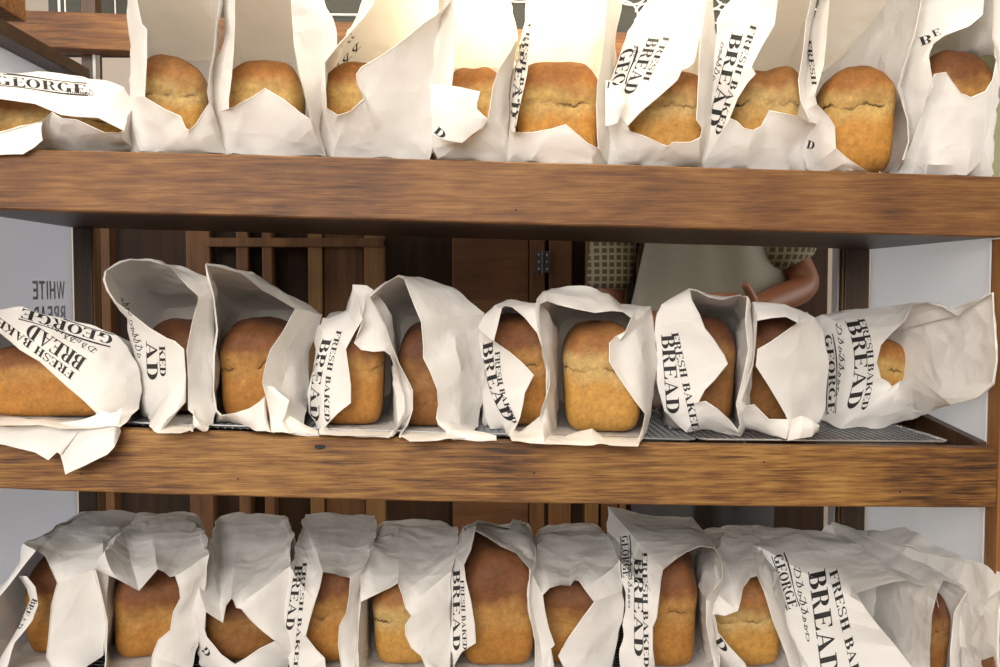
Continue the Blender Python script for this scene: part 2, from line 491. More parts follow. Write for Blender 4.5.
# ------------------------------------------------------------------ paper bag
def x_fix(p, px, py):
    lim = XR - .004 if p.x > 0 else XL + .004
    if p.y > .02 and abs(p.x) > abs(lim) and (-70 < px < 1030):
        d = ray(px, py); q = CO + d * ((lim - CO.x) / d.x)
        if q.y > -.03: return q
    return p


def z_fix(p, row, px, py):
    """keep a point above the shelf it lies on by sliding it along its line of sight"""
    zr = REST[row](p.x) + .001
    if p.z < zr:
        d = ray(px, py)
        t = (zr - CO.z) / d.z
        q = CO + d * t
        if -.05 < q.y < .45: return q
        p = p.copy(); p.z = zr
    return p


ROWP = {'T': dict(dr=.012, do=.055, rear=.36, rh=.20, mid=.17), 'M': dict(dr=.022, do=.075, rear=.37, rh=.150, mid=.19),
        'B': dict(dr=.115, do=.17, rear=.415, rh=.165, mid=.29)}


def resample(a, b, n): return [a.lerp(b, i / n) for i in range(n)]


def clear(p, front, bx, row):
    """push a paper point out of the rounded loaf it wraps"""
    x0, x1, y0, y1, z1, M, Mi = bx
    A = Vector(((x1 - x0) / 2 * 1.05, (y1 - y0) / 2 * 1.03, z1 * .555)); Cn = Vector(((x0 + x1) / 2, (y0 + y1) / 2, z1 * .46))
    def f(l):
        d = l - Cn
        n = 6.0
        return abs(d.x / A.x) ** n + abs(d.y / A.y) ** n + abs(d.z / A.z) ** (n if d.z < 0 else 3.2)
    l = Mi @ p
    v = f(l)
    if v >= 1 or p.z < REST[row](p.x) + .002: return p
    if front:
        d = (CO - p).normalized(); dl = Mi.to_3x3() @ d
        lo, hi = 0.0, .35
        for _ in range(16):
            m = (lo + hi) / 2
            if f(l + dl * m) < 1: lo = m
            else: hi = m
        q = p + d * hi
        if q.z < REST[row](q.x): q.z = REST[row](q.x) + .001
        return q
    d = l - Cn; d.y *= .25
    k = 1.0
    for _ in range(30):
        if f(Cn + Vector((d.x * k, l.y - Cn.y + d.y * (k - 1), d.z * k))) >= 1: break
        k *= 1.06
    q = M @ (Cn + Vector((d.x * k, l.y - Cn.y + d.y * (k - 1), d.z * k)))
    if q.z < REST[row](q.x): q.z = REST[row](q.x) + .001
    return q


def make_bag(row, st, seed, loafx, dr=None, do=None, rearw=.112, rearx=None, strips=(), prints=(), rh=None, rear=None, loafy=None, box=None, crump=.0022):
    pr = dict(ROWP[row])
    if dr is not None: pr['dr'] = dr
    if do is not None: pr['do'] = do
    if rh is not None: pr['rh'] = rh
    if rear is not None: pr['rear'] = rear
    so = Vector((seed * 5.1, seed * 2.3, seed * .7))
    rim, out = [], []
    for i, s in enumerate(st):
        rx, ry, ox, oy = s[:4]
        a = s[4] if len(s) > 4 and s[4] is not None else pr['dr']
        b = s[5] if len(s) > 5 and s[5] is not None else None
        if b is None:
            b = pr['do']
            if row == 'B' and do is None:
                zt = REST['B'](P(ox, oy, .2).x) + .172
                d = ray(ox, oy); t = (zt - CO.z) / d.z
                b = min(.41, max(.14, (CO + d * t).y)) if d.z < 0 else .41
            # rims that reach the silhouette stay close in depth
            if row != 'B' and math.hypot(rx - ox, ry - oy) < 7: b = a + .018 + .004 * math.hypot(rx - ox, ry - oy)
        if loafy is not None:
            lm = loafy[1] - .014
            if loafy[2] + 2 < oy and loafx[0] + 5 < ox < loafx[1] - 5: b = min(b, max(lm, a + .004))
            if loafx[0] - 4 < rx < loafx[1] + 4: a = min(a, lm - .004)
        # paper edges are never planar: let the mouth wander in depth
        a += .005 * noise.noise(Vector((i * .63, seed * 1.9, 0)))
        rim.append(z_fix(x_fix(P(rx, ry, a), rx, ry), row, rx, ry)); out.append(z_fix(x_fix(P(ox, oy, b), ox, oy), row, ox, oy))
    n = len(st)
    RR, OO = [], []
    for i in range(n):
        j = (i + 1) % n
        L_ = max((rim[i] - rim[j]).length, (out[i] - out[j]).length)
        k = max(2, min(14, int(L_ / .0065)))
        RR += resample(rim[i], rim[j], k); OO += resample(out[i], out[j], k)
    # light rounding of the outer ring
    M = len(RR)
    # rear ring
    cx = P((loafx[0] + loafx[1]) / 2, 300, .15).x if rearx is None else rearx
    if rearx is None and box is not None and abs(box[5].to_euler().z) < 1: cx = (box[5] @ Vector(((box[0] + box[1]) / 2, pr['rear'] - loafy[1], 0))).x
    if rearx is None: cx = max(-.64, min(.63, cx))
    hw = rearw / 2 if loafy is None or rearx is not None or loafy[3] else max(rearw, loafy[0] + .016) / 2; zr = REST[row](cx) + .002; hh = pr['rh']
    oc = sum(OO, Vector()) / M
    ow = (max(p.x for p in OO) - min(p.x for p in OO)) / 2; oh = (max(p.z for p in OO) - min(p.z for p in OO)) / 2
    ocx = (max(p.x for p in OO) + min(p.x for p in OO)) / 2; ocz = (max(p.z for p in OO) + min(p.z for p in OO)) / 2
    rear_ring = []
    for p in OO:
        dx, dz = (p.x - ocx) / ow, (p.z - ocz) / oh
        m = max(abs(dx), abs(dz), 1e-4)
        e = 1 / (abs(dx / m) ** 6 + abs(dz / m) ** 6) ** (1 / 6)
        dx, dz = dx / m * e, dz / m * e
        rear_ring.append(Vector((cx + dx * hw, pr['rear'], zr + hh / 2 + dz * hh / 2)))
    bm = bmesh.new()
    cols = []
    K1, K2 = 9, 13
    for i in range(M):
        a, b, c = RR[i], OO[i], rear_ring[i]
        jn = RR[(i + 1) % M] - RR[i - 1]
        od = (b - a); od = (od - jn * (od.dot(jn) / max(jn.dot(jn), 1e-9)))
        od = od.normalized() if od.length > 1e-6 else Vector((0, 0, 0))
        lw = .0016 + .0008 * noise.noise(a * 60)
        pts = [a + od * lw + Vector((0, -.0018, 0))]
        for k in range(K1):
            t = k / K1
            p = a.lerp(b, t)
            # shallow outward belly in the front panel
            nb = noise.noise(Vector((p.x * 14, p.z * 14, seed)))
            p = p + Vector((0, -.004 * math.sin(t * math.pi) * (1 + nb), 0))
            pts.append(p)
        for k in range(K2 + 1):
            t = k / K2
            p = b.lerp(c, t)
            if c.y > b.y + .02:
                s = (1 - t) ** 2
                p.x = c.x + (b.x - c.x) * ((1 - t) * .55 + s * .45); p.z = c.z + (b.z - c.z) * ((1 - t) * .75 + s * .25)
            pts.append(p)
        col = []
        for k, p in enumerate(pts):
            am = crump * min(1, k / 3.0)
            if k > K1: am = crump * 1.9
            q = p * 22 + so
            dv = noise.noise_vector(q) * am + noise.noise_vector(p * 55 + so) * am * .45
            ridge = (abs(noise.noise(p * 16 + so * 2)) - .25) * am * 2.0
            np_ = p + dv + Vector((0, ridge, 0)) if k < K1 else p + dv * 1.0 + (p - Vector((cx, p.y, ocz))).normalized() * ridge
            zz = REST[row](np_.x) + .0008
            if np_.z < zz and p.z >= zz - .003: np_.z = zz
            if k <= 1: np_ = p
            col.append(np_)
        cols.append(col)
    if box is not None:
        nk = len(cols[0]); moved = [[False] * nk for _ in range(M)]
        for i in range(M):
            for k in range(nk):
                q = clear(cols[i][k], k <= K1 + 1, box, row)
                if q is not cols[i][k]:
                    cols[i][k] = q; moved[i][k] = k > 2
        # relax the paper around the places that were pushed
        for it in range(3):
            new = {}
            for i in range(M):
                for k in range(2, nk - 1):
                    if any(moved[(i + di) % M][max(0, min(nk - 1, k + dk))] for di in (-2, -1, 0, 1, 2) for dk in (-1, 0, 1)):
                        if k > K1 + 1 or (moved[i][k]):
                            new[(i, k)] = (cols[i - 1][k] + cols[(i + 1) % M][k] + cols[i][k - 1] + cols[i][k + 1]) / 4
            for (i, k), q in new.items():
                if k <= K1 + 1:
                    c0 = cols[i][k]; d = c0 - CO; q = CO + d * ((q.y - CO.y) / d.y)
                cols[i][k] = clear(q, k <= K1 + 1, box, row)
    cols = [[bm.verts.new(q) for q in c] for c in cols]
    for i in range(M):
        j = (i + 1) % M
        for k in range(len(cols[0]) - 1):
            try: bm.faces.new((cols[i][k], cols[j][k], cols[j][k + 1], cols[i][k + 1]))
            except ValueError: pass
    cv = bm.verts.new(sum((c[-1].co for c in cols), Vector()) / M)
    for i in range(M):
        bm.faces.new((cols[i][-1], cols[(i + 1) % M][-1], cv))
    # torn flaps and curls that belong to the same sheet
    for sp in strips:
        A, B = [], []
        for (ax, ay, bx, by, da, db) in sp:
            A.append((P(ax, ay, da), ax)); B.append((P(bx, by, db), bx))
        ra, rb = [], []
        for i in range(len(sp) - 1):
            k = max(2, int(max((A[i][0] - A[i + 1][0]).length, (B[i][0] - B[i + 1][0]).length) / .006))
            ra += resample(A[i][0], A[i + 1][0], k); rb += resample(B[i][0], B[i + 1][0], k)
        ra.append(A[-1][0]); rb.append(B[-1][0])
        gr = []
        for a, b in zip(ra, rb):
            c = []
            for k in range(8):
                t = k / 7; p = a.lerp(b, t)
                p = p + Vector((0, -.005 * math.sin(math.pi * t), .002 * math.sin(math.pi * t)))
                p = p + noise.noise_vector(p * 40 + so) * .0016
                c.append(bm.verts.new(p))
            gr.append(c)
        for i in range(len(gr) - 1):
            for k in range(7):
                try: bm.faces.new((gr[i][k], gr[i + 1][k], gr[i + 1][k + 1], gr[i][k + 1]))
                except ValueError: pass
    bm.normal_update()
    me = bpy.data.meshes.new('paper_bread_bag'); bm.to_mesh(me)
    bvh = BVHTree.FromBMesh(bm); bm.free()
    me.polygons.foreach_set('use_smooth', [True] * len(me.polygons))
    me.set_sharp_from_angle(angle=R(28))
    o = link('paper_bread_bag', me, None, PAPER)
    if prints:
        print_on(bvh, prints, o)
    return o


FL = .20
# ------------------------------------------------------------------ the shelving unit
def strip_board(name, top, bot, x0, x1, y0, y1, mat, parent, n=48, bev=.0018):
    bm = bmesh.new(); prev = None
    prof = lambda x: [(y0 + bev, top(x)), (y1, top(x)), (y1, bot(x)), (y0 + bev, bot(x)), (y0, bot(x) + bev), (y0, top(x) - bev)]
    for i in range(n + 1):
        x = x0 + (x1 - x0) * i / n
        ring = [bm.verts.new((x, y + (.0007 * noise.noise(Vector((x * 9, z * 20, 0))) if y < y0 + .01 else 0), z + .0006 * noise.noise(Vector((x * 14, z * 5, 4))))) for y, z in prof(x)]
        if prev:
            for k in range(6): bm.faces.new((prev[k], prev[(k + 1) % 6], ring[(k + 1) % 6], ring[k]))
        else: bm.faces.new(ring)
        prev = ring
    bm.faces.new(prev[::-1])
    return from_bm(name, bm, mat, parent, smooth=30)


unit = empty('bread_shelving_unit', ((XL + XR) / 2, .2, FL))
tag(unit, 'wooden bread rack with thick brown boards and white side panels', 'shelf')
def pu(o):
    o.parent = unit; o.matrix_parent_inverse = Matrix.Translation(-Vector(unit.location)); return o
RAILT = .024
for (t, b, m, lab) in ((TT, TB, W_TOP, 'reddish brown smooth board'), (MT, MB_, W_MID, 'golden brown rough board with knots'), (BT, BB, W_MID, None)):
    fr = pu(strip_board('front_rail', t, b, XL, XR, 0, RAILT, m, None))
    if lab: fr['label'] = lab
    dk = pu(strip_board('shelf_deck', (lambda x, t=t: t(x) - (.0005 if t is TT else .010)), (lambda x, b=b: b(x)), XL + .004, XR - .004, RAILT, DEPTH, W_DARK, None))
# side panels of white board
M_PANEL = plain('white_panel', (.80, .81, .84), .35, nscale=3, namt=.03)
_nt = M_PANEL.node_tree; _t = _nt.nodes.new('ShaderNodeBsdfTranslucent'); _t.inputs[0].default_value = (.86, .88, .92, 1)
_mx = _nt.nodes.new('ShaderNodeMixShader'); _mx.inputs[0].default_value = .55
_nt.links.new(_nt.nodes['Principled BSDF'].outputs[0], _mx.inputs[1]); _nt.links.new(_t.outputs[0], _mx.inputs[2]); _nt.links.new(_mx.outputs[0], _nt.nodes['Material Output'].inputs[0])
for nm, x0, x1, zt, mp_ in (('side_panel', XL - .012, XL, P(71, 81, DEPTH).z - .0005, M_PANEL), ('side_panel', XR, XR + .010, TB(XR) + .03, M_PANEL), ('upper_side_panel', XR, XR + .010, 1.9, plain('olive_panel', (.30, .30, .17), .8, nscale=90, namt=.12))):
    bm = bmesh.new(); add_box(bm, (x0, .004 if x0 < 0 else .03, FL + .05 if nm == 'side_panel' else TB(XR) + .031), (x1, DEPTH + .001, zt), .001)
    pu(from_bm(nm, bm, mp_))
bm = bmesh.new(); add_box(bm, (XR + .0005, -.004, FL), (XR + .05, .028, TB(XR) - .002), .0015)
pu(from_bm('corner_post', bm, wood('stile_wood', [(.3, (.16, .062, .018)), (.7, (.33, .155, .050))], axis=2, patch=.7)))
bm = bmesh.new(); add_box(bm, (XL - .06, -.004, FL), (XL - .013, .028, TB(XL) - .002), .0015)
pu(from_bm('corner_post', bm, W_MID))
bm = bmesh.new(); add_box(bm, (XR + .001, .03, 1.60), (XR + .05, .06, 1.86), .0015)
xl1 = P(92, 300, DEPTH).x; xr0 = P(845, 300, DEPTH).x
for a, b in ((XL + .001, xl1), (xr0, XR - .001)):
    bm = bmesh.new(); add_box(bm, (a, DEPTH + .002, FL), (b, DEPTH + .045, 1.60), .002)
    pu(from_bm('rear_post', bm, W_POST))
# thin pale beads on the inner edges of the rear posts
for a, mt in ((xl1 + .0003, W_CABL), (xr0 - .0045, W_CABL), (xr0 - .013, plain('grey_bead', (.34, .33, .34), .5))):
    bm = bmesh.new(); add_box(bm, (a, DEPTH + .004, 0.3), (a + .0035, DEPTH + .03, 1.59), .0005)
    pu(from_bm('edge_bead', bm, mt))
bm.free if False else None
# sloping cleats along the sides of the middle bay
def cleat(x0, x1, z0, z1, h, mat, y0=.026, y1=DEPTH - .002):
    bm = bmesh.new()
    a = [bm.verts.new(p) for p in ((x0, y0, z0), (x1, y0, z0), (x1, y0, z0 + h), (x0, y0, z0 + h), (x0, y1, z0), (x1, y1, z0), (x1, y1, z1 + h), (x0, y1, z1 + h))]
    for f in ((0, 1, 2, 3), (4, 7, 6, 5), (0, 4, 5, 1), (3, 2, 6, 7), (0, 3, 7, 4), (1, 5, 6, 2)): bm.faces.new([a[i] for i in f])
    return pu(from_bm('side_cleat', bm, mat))
cleat(XR - .014, XR - .0008, MT(XR) - .0095, MT(XR) + .028, .014, W_POST)
cleat(XL + .0008, XL + .014, MT(XL) - .0095, MT(XL) + .028, .014, W_POST)
# upper back rail and the side rail above the top shelf
def slanted(px0, pys0, px1, pys1, Y, th, name, mat, n=2):
    bm = bmesh.new()
    A = [P(px0, pys0[0], Y), P(px1, pys1[0], Y), P(px1, pys1[1], Y), P(px0, pys0[1], Y)]
    f = [bm.verts.new(p) for p in A]; g = [bm.verts.new(p + Vector((0, th, 0))) for p in A]
    bm.faces.new(f); bm.faces.new(g[::-1])
    for i in range(4): bm.faces.new((f[i], g[i], g[(i + 1) % 4], f[(i + 1) % 4]))
    bmesh.ops.bevel(bm, geom=list(bm.edges), offset=.0015, segments=1, affect='EDGES')
    return pu(from_bm(name, bm, mat))
slanted(-60, (7, 43), 1040, (48, 88), DEPTH + .01, .045, 'upper_back_rail', W_TOP)
bm = bmesh.new()
pA = P(-40, -25, .10); pB = P(14, 10, DEPTH)
add_box(bm, (XL + .001, .03, P(12, 22, .2).z), (XL + .0015 + .03, .2, P(12, 22, .2).z + .05), .002)
pu(from_bm('side_rail', bm, W_TOP))
bm = bmesh.new()
add_box(bm, (XL - .012, .03, P(71, 81, DEPTH).z), (P(88, 68, DEPTH).x, DEPTH + .008, P(88, 68, DEPTH).z), .002)
pu(from_bm('side_rail', bm, W_DARK))
for a, b in ((XL + .001, P(95, 60, DEPTH + .05).x), (P(1000, 60, DEPTH).x, XR - .001)):
    bm = bmesh.new(); add_box(bm, (a, DEPTH + .056, 1.60), (min(b, a + .045) if a < 0 else b, DEPTH + .085, 2.05), .002)
    pu(from_bm('rear_post', bm, W_POST))
bm = bmesh.new(); add_box(bm, (P(92.5, 60, DEPTH + .05).x, DEPTH + .05, 1.60), (P(95.5, 60, DEPTH + .05).x, DEPTH + .07, P(95, 50, DEPTH + .05).z), .0005)
pu(from_bm('edge_bead', bm, plain('white_bead', (.75, .74, .72), .5)))

bm = bmesh.new(); add_box(bm, (XL + .001, .03, TT(XL)), (XL + .0015 + .03, .056, P(12, 22, .2).z), .002)
pu(from_bm('corner_post', bm, W_TOP))
# mirror-written lettering on the left panel
def panel_words():
    bm = bmesh.new()
    for word, z1, y0, wd_ in (('WHITE', P(50, 281, .33).z, .262, .125), ('BREAD', P(50, 306, .33).z, .262, .125)):
        polys, wd = layout_sans(word)
        for q in polys:
            try: bm.faces.new([bm.verts.new((XL + .0007, y0 + wd_ * (1 - x / wd), z1 - .030 * (1 - y))) for x, y in q])
            except ValueError: pass
    return bm
def layout_sans(word):
    S = {'W': ([[(0, 1), (.14, 1), (.28, .2), (.2, 0)], [(.2, 0), (.3, 0), (.48, .9), (.38, 1)], [(.38, 1), (.5, 1), (.68, .1), (.58, 0)], [(.58, 0), (.7, 0), (.88, 1), (.76, 1)]], 1.0),
         'H': ([rect(0, 0, .16, 1), rect(.16, .42, .44, .58), rect(.44, 0, .6, 1)], .74), 'I': ([rect(0, 0, .16, 1)], .3),
         'T': ([rect(0, .84, .6, 1), rect(.22, 0, .38, .84)], .7), 'E': ([rect(0, 0, .16, 1), rect(.16, .84, .5, 1), rect(.16, .42, .45, .58), rect(.16, 0, .5, .16)], .64),
         'B': ([rect(0, 0, .16, 1)] + bowl(.2, .73, .34, .27, .16, .15) + bowl(.2, .27, .38, .27, .16, .15), .72),
         'R': ([rect(0, 0, .16, 1)] + bowl(.2, .73, .34, .27, .16, .15) + [[(.2, .46), (.34, .46), (.6, 0), (.42, 0)]], .72),
         'A': ([[(.24, 1), (.38, 1), (.16, 0), (0, 0)], [(.24, 1), (.38, 1), (.62, 0), (.46, 0)], rect(.16, .24, .46, .38)], .74),
         'D': ([rect(0, 0, .16, 1)] + bowl(.16, .5, .44, .5, .16, .15), .72)}
    polys = []; x = 0
    for ch in word:
        g, a = S[ch]; polys += [[(px + x, py) for px, py in p] for p in g]; x += a
    return polys, x
bm = panel_words()
me = bpy.data.meshes.new('panel_lettering'); bm.to_mesh(me); bm.free()
pl = link('panel_lettering', me, None, plain('grey_print', (.42, .42, .46), .5)); pu(pl)

# nail holes and a knot in the rails
for px, py, r in ((516, 210, 1.1), (534, 473, 1.2), (500, 458, .8), (238, 479, 1.0), (320, 447, 2.6), (81, 474, 1.0), (900, 492, 1.0), (764, 462, 1.0)):
    bm = bmesh.new(); p = P(px, py, -.0004); k = 1.26 / F
    vs = [bm.verts.new(p + Vector((math.cos(a) * r * k * (2.2 if r > 2 else 1), 0, math.sin(a) * r * k))) for a in [i * math.pi / 5 for i in range(10)]]
    bm.faces.new(vs)
    me = bpy.data.meshes.new('nail_hole'); bm.to_mesh(me); bm.free()
    pu(link('nail_hole', me, None, INK))


# ------------------------------------------------------------------ wire racks
def wire_rack(x0, x1, y0, y1, top, mat, sp, label, rw=.0007, dots=False):
    root = empty('wire_cooling_rack', ((x0 + x1) / 2, (y0 + y1) / 2, top((x0 + x1) / 2) - .004))
    tag(root, label, 'cooling rack')
    inv = Matrix.Translation(-Vector(root.location))
    zf = lambda x: top(x)
    bm = bmesh.new()
    loop = [(x0 + .01, y0), (x1 - .01, y0), (x1, y0 + .01), (x1, y1 - .01), (x1 - .01, y1), (x0 + .01, y1), (x0, y1 - .01), (x0, y0 + .01), (x0 + .01, y0)]
    add_tube(bm, [(x, y, zf(x) - .0008) for x, y in loop], .0019, 8)
    f = from_bm('rack_frame', bm, mat, smooth=40); f.parent = root; f.matrix_parent_inverse = inv
    bm = bmesh.new()
    nx = int((x1 - x0) / sp); ny = int((y1 - y0) / sp)
    for i in range(1, nx):
        x = x0 + (x1 - x0) * i / nx
        add_tube(bm, [(x, y0, zf(x) - .0004), (x, y1, zf(x) - .0004)], rw, 4)
    for i in range(1, ny):
        y = y0 + (y1 - y0) * i / ny
        add_tube(bm, [(x0 + (x1 - x0) * k / 6, y, zf(x0 + (x1 - x0) * k / 6) - .0012) for k in range(7)], rw, 4)
    f = from_bm('wire_mesh', bm, mat); f.parent = root; f.matrix_parent_inverse = inv
    for (x, y, s) in ((x0 + .05, y0 + .004, 1), (x1 - .03, y0 + .004, 1), (x0 + .05, y1 - .01, -1), (x1 - .03, y1 - .01, -1)):
        bm = bmesh.new()
        add_tube(bm, [(x, y, zf(x) - .001), (x + .004, y, zf(x) + .0), (x + .014, y + .002 * s, zf(x) - .004), (x + .016, y + .002 * s, zf(x) - .0105)], .0016, 7)
        f = from_bm('foot', bm, mat, smooth=40); f.parent = root; f.matrix_parent_inverse = inv
    return root


rt = lambda x: MT(x) + .0035
xm = P(698, 440, .03).x
wire_rack(XL + .02, xm - .003, .030, .385, rt, STEEL, .010, 'dull grey wire mesh rack under the middle row of bags, left half', rw=.0011)
wire_rack(xm + .003, P(952, 440, .03).x, .034, .36, rt, CHROME, .0105, 'shiny chrome wire rack at the right end of the middle shelf', rw=.0008)
rb = lambda x: BT(x) + .0035
wire_rack(XL + .02, XR - .03, .030, .385, rb, STEEL, .012, 'dark wire rack under the bags on the lowest shelf')

# ------------------------------------------------------------------ chalkboard above and behind the rack
YB = .62
cb = empty('chalkboard', (0, YB, 1.62))
tag(cb, 'dark chalkboard with white chalk swirls behind the top shelf', 'chalkboard')
inv = Matrix.Translation(-Vector(cb.location))
bm = bmesh.new(); x0 = P(48, 5, YB).x; x1 = P(960, 5, YB).x
zb0 = P(340, 14, YB).z
add_box(bm, (x0, YB, P(700, 60, YB).z), (x1, YB + .02, 2.3), .002)
o = from_bm('slate', bm, plain('slate_grey', (.055, .058, .052), .8, nscale=6, namt=.2)); o.parent = cb; o.matrix_parent_inverse = inv
CHALK = plain('chalk_white', (.78, .78, .76), .9)
def chalk(pts, r=.0022):
    bm = bmesh.new(); add_tube(bm, [P(a, b, YB - .0015) for a, b in pts], r, 5)
    o = from_bm('chalk_line', bm, CHALK); o.parent = cb; o.matrix_parent_inverse = inv
for x in (59, 65, 90, 100, 115): chalk([(x - 1, -30), (x + .5, 20)], .0014 if x != 59 else .0024)
def arc(cx, cy, rx, ry, a0, a1, n=14): return [(cx + rx * math.cos(R(a0 + (a1 - a0) * i / n)), cy + ry * math.sin(R(a0 + (a1 - a0) * i / n))) for i in range(n + 1)]
chalk(arc(622, 16, 16, 15, -100, 20)); chalk(arc(645, 16, 10, 12, 200, 330)); chalk(arc(631, -4, 14, 9, 20, 160)); chalk(arc(640, 22, 5, 5, 0, 330))
for c in ((712, 2), (726, -2), (716, 16), (704, 12), (730, 14)): chalk(arc(c[0], c[1], 9, 7, 0, 330))
chalk(arc(520, -10, 30, 12, 20, 160)); chalk(arc(822, 2, 12, 9, 0, 300))
chalk([(300, 14.5), (400, 15.5)], .0024)

# ------------------------------------------------------------------ wooden cupboard behind the rack
YC = 1.15
kc = empty('wooden_cupboard', (P(350, 270, YC).x, YC, FL))
tag(kc, 'brown wooden cupboard with iron hinge seen behind the middle shelf', 'cupboard')
inv = Matrix.Translation(-Vector(kc.location))
def cpart(name, px0, px1, z0, z1, dy0, dy1, mat, bev=.003):
    bm = bmesh.new(); add_box(bm, (P(px0, 270, YC).x, YC + dy0, max(z0, FL)), (P(px1, 270, YC).x, YC + dy1, z1), bev)
    o = from_bm(name, bm, mat); o.parent = kc; o.matrix_parent_inverse = inv; return o
cpart('back_board', 60, 840, FL, 1.75, .08, .11, wood('cupboard_back', [(.3, (.014, .007, .004)), (.7, (.045, .020, .008))], axis=2, rough=.85))
for a, b, m in ((94, 110, W_CAB), (186, 210, W_CAB), (236, 248, W_CAB), (262, 272, W_CAB), (308, 322, W_CABL), (364, 384, W_CABL), (530, 545, W_CAB), (549, 572, W_CAB), (586, 600, W_CABL), (622, 628, W_CABL), (637, 646, W_CAB)):
    cpart('frame_post', a, b, FL, 1.75, 0, .05, m)
cpart('door', 323, 363, FL + .02, 1.60, .012, .04, W_CAB)
cpart('door', 452, 529, FL + .02, 1.62, .008, .035, wood('door_wood', [(.3, (.05, .019, .006)), (.7, (.13, .055, .018))], axis=0, sz=12, rough=.8))
cpart('door', 603, 620, FL + .02, 1.60, .015, .04, W_CAB)
cpart('top_rail', 208, 384, P(300, 247, YC).z, P(300, 238, YC).z, -.01, .05, W_CAB)
hg = empty('hinge'); hg.parent = kc; hg.matrix_parent_inverse = inv; hg.location = P(543, 262, YC)
bpy.context.view_layer.update()
def hinge():
    bm = bmesh.new()
    a = P(536, 251, YC - .004); b = P(542, 273, YC - .004); c = P(544, 251, YC - .004); d = P(550, 273, YC - .004)
    add_box(bm, (a.x, YC - .006, b.z), (b.x, YC - .001, a.z), .001); add_box(bm, (c.x, YC - .006, d.z), (d.x, YC - .001, c.z), .001)
    add_tube(bm, [P(543, 250, YC - .007), P(543, 274, YC - .007)], .004, 10)
    o = from_bm('hinge_leaf', bm, IRON); o.parent = kc; o.matrix_parent_inverse = inv
    for x in (539, 547):
        for y in (255, 262, 269):
            bm = bmesh.new(); bmesh.ops.create_uvsphere(bm, u_segments=8, v_segments=6, radius=.0035)
            for v in bm.verts: v.co += P(x, y, YC - .007)
            s = from_bm('screw', bm, CHROME); s.parent = kc; s.matrix_parent_inverse = inv
bpy.data.objects.remove(hg)
hinge()

# ------------------------------------------------------------------ person behind the rack
SKIN = plain('skin', (.17, .060, .030), .5, nscale=14, namt=.06)
CLOTH = plain('grey_beige_cloth', (.20, .195, .16), .85, nscale=60, namt=.08)
TROUS = plain('dark_trousers', (.035, .035, .04), .85)
HAIR = plain('dark_hair', (.03, .018, .01), .6)
def plaid():
    m, nt, b, N, L = mat_new('checked_cloth')
    tc = N.new('ShaderNodeTexCoord'); sep = N.new('ShaderNodeSeparateXYZ'); L.new(tc.outputs['Object'], sep.inputs[0])
    out = []
    for ax, s in ((0, 190), (2, 190)):
        mu = N.new('ShaderNodeMath'); mu.operation = 'MULTIPLY'; mu.inputs[1].default_value = s * 2; L.new(sep.outputs[ax], mu.inputs[0])
        si = N.new('ShaderNodeMath'); si.operation = 'SINE'; L.new(mu.outputs[0], si.inputs[0])
        gt = N.new('ShaderNodeMath'); gt.operation = 'GREATER_THAN'; gt.inputs[1].default_value = .45; L.new(si.outputs[0], gt.inputs[0]); out.append(gt)
    ad = N.new('ShaderNodeMath'); ad.operation = 'MAXIMUM'; L.new(out[0].outputs[0], ad.inputs[0]); L.new(out[1].outputs[0], ad.inputs[1])
    mx = N.new('ShaderNodeMix'); mx.data_type = 'RGBA'; mx.inputs[6].default_value = (.075, .062, .035, 1); mx.inputs[7].default_value = (.26, .23, .15, 1)
    L.new(ad.outputs[0], mx.inputs[0]); L.new(mx.outputs[2], b.inputs['Base Color']); b.inputs['Roughness'].default_value = .9
    return m
PLAID = plaid()
YP = 1.02
pc = P(704, 262, YP)
per = empty('person', (pc.x, YP, FL))
tag(per, 'person in a pale apron and checked shirt standing with forearms crossed behind the rack', 'person')
def skin_mesh(name, verts, edges, radii, mat, root=0, sub=2, flat=None):
    me = bpy.data.meshes.new(name); me.from_pydata([Vector(v) for v in verts], edges, [])
    o = link(name, me, None, None)
    o.modifiers.new('skin', 'SKIN')
    for i, r in enumerate(radii):
        sv = me.skin_vertices[0].data[i]
        sv.radius = r if isinstance(r, tuple) else (r, r); sv.use_root = (i == root)
    s = o.modifiers.new('sub', 'SUBSURF'); s.levels = sub; s.render_levels = sub
    bpy.context.view_layer.update()
    dg = bpy.context.evaluated_depsgraph_get()
    m2 = bpy.data.meshes.new_from_object(o.evaluated_get(dg))
    bpy.data.objects.remove(o)
    m2.polygons.foreach_set('use_smooth', [True] * len(m2.polygons))
    m2.materials.clear(); m2.materials.append(mat)
    o2 = bpy.data.objects.new(name, m2); C.objects.link(o2); o2.parent = per; return o2
H = 1.74
# local coords: x right, y back (person faces the camera, -y), z up; arms bent across the waist
b = [(0, 0, .98), (0, 0, 1.12), (0, -.01, 1.30), (0, 0, 1.44), (0, -.01, 1.52), (0, -.02, 1.62), (0, -.02, 1.70),
     (-.18, 0, 1.42), (-.22, -.01, 1.30), (-.24, -.03, 1.13), (-.06, -.19, 1.10),
     (.17, 0, 1.42), (.165, -.05, 1.31), (.225, -.09, 1.20), (.06, -.20, 1.15),
     (-.09, 0, .90), (-.10, -.01, .50), (-.10, .02, .09), (-.10, -.12, .04),
     (.09, 0, .90), (.10, -.01, .50), (.10, .02, .09), (.10, -.12, .04)]
e = [(0, 1), (1, 2), (2, 3), (3, 4), (4, 5), (5, 6), (3, 7), (7, 8), (8, 9), (9, 10), (3, 11), (11, 12), (12, 13), (13, 14),
     (0, 15), (15, 16), (16, 17), (17, 18), (0, 19), (19, 20), (20, 21), (21, 22)]
r = [(.13, .09), (.11, .075), (.125, .085), (.10, .07), (.055, .055), (.075, .09), (.065, .08),
     .065, .050, .040, .028, .065, .050, .040, .028, .09, .06, .042, .035, .09, .06, .042, .035]
skin_mesh('body', b, e, r, SKIN)
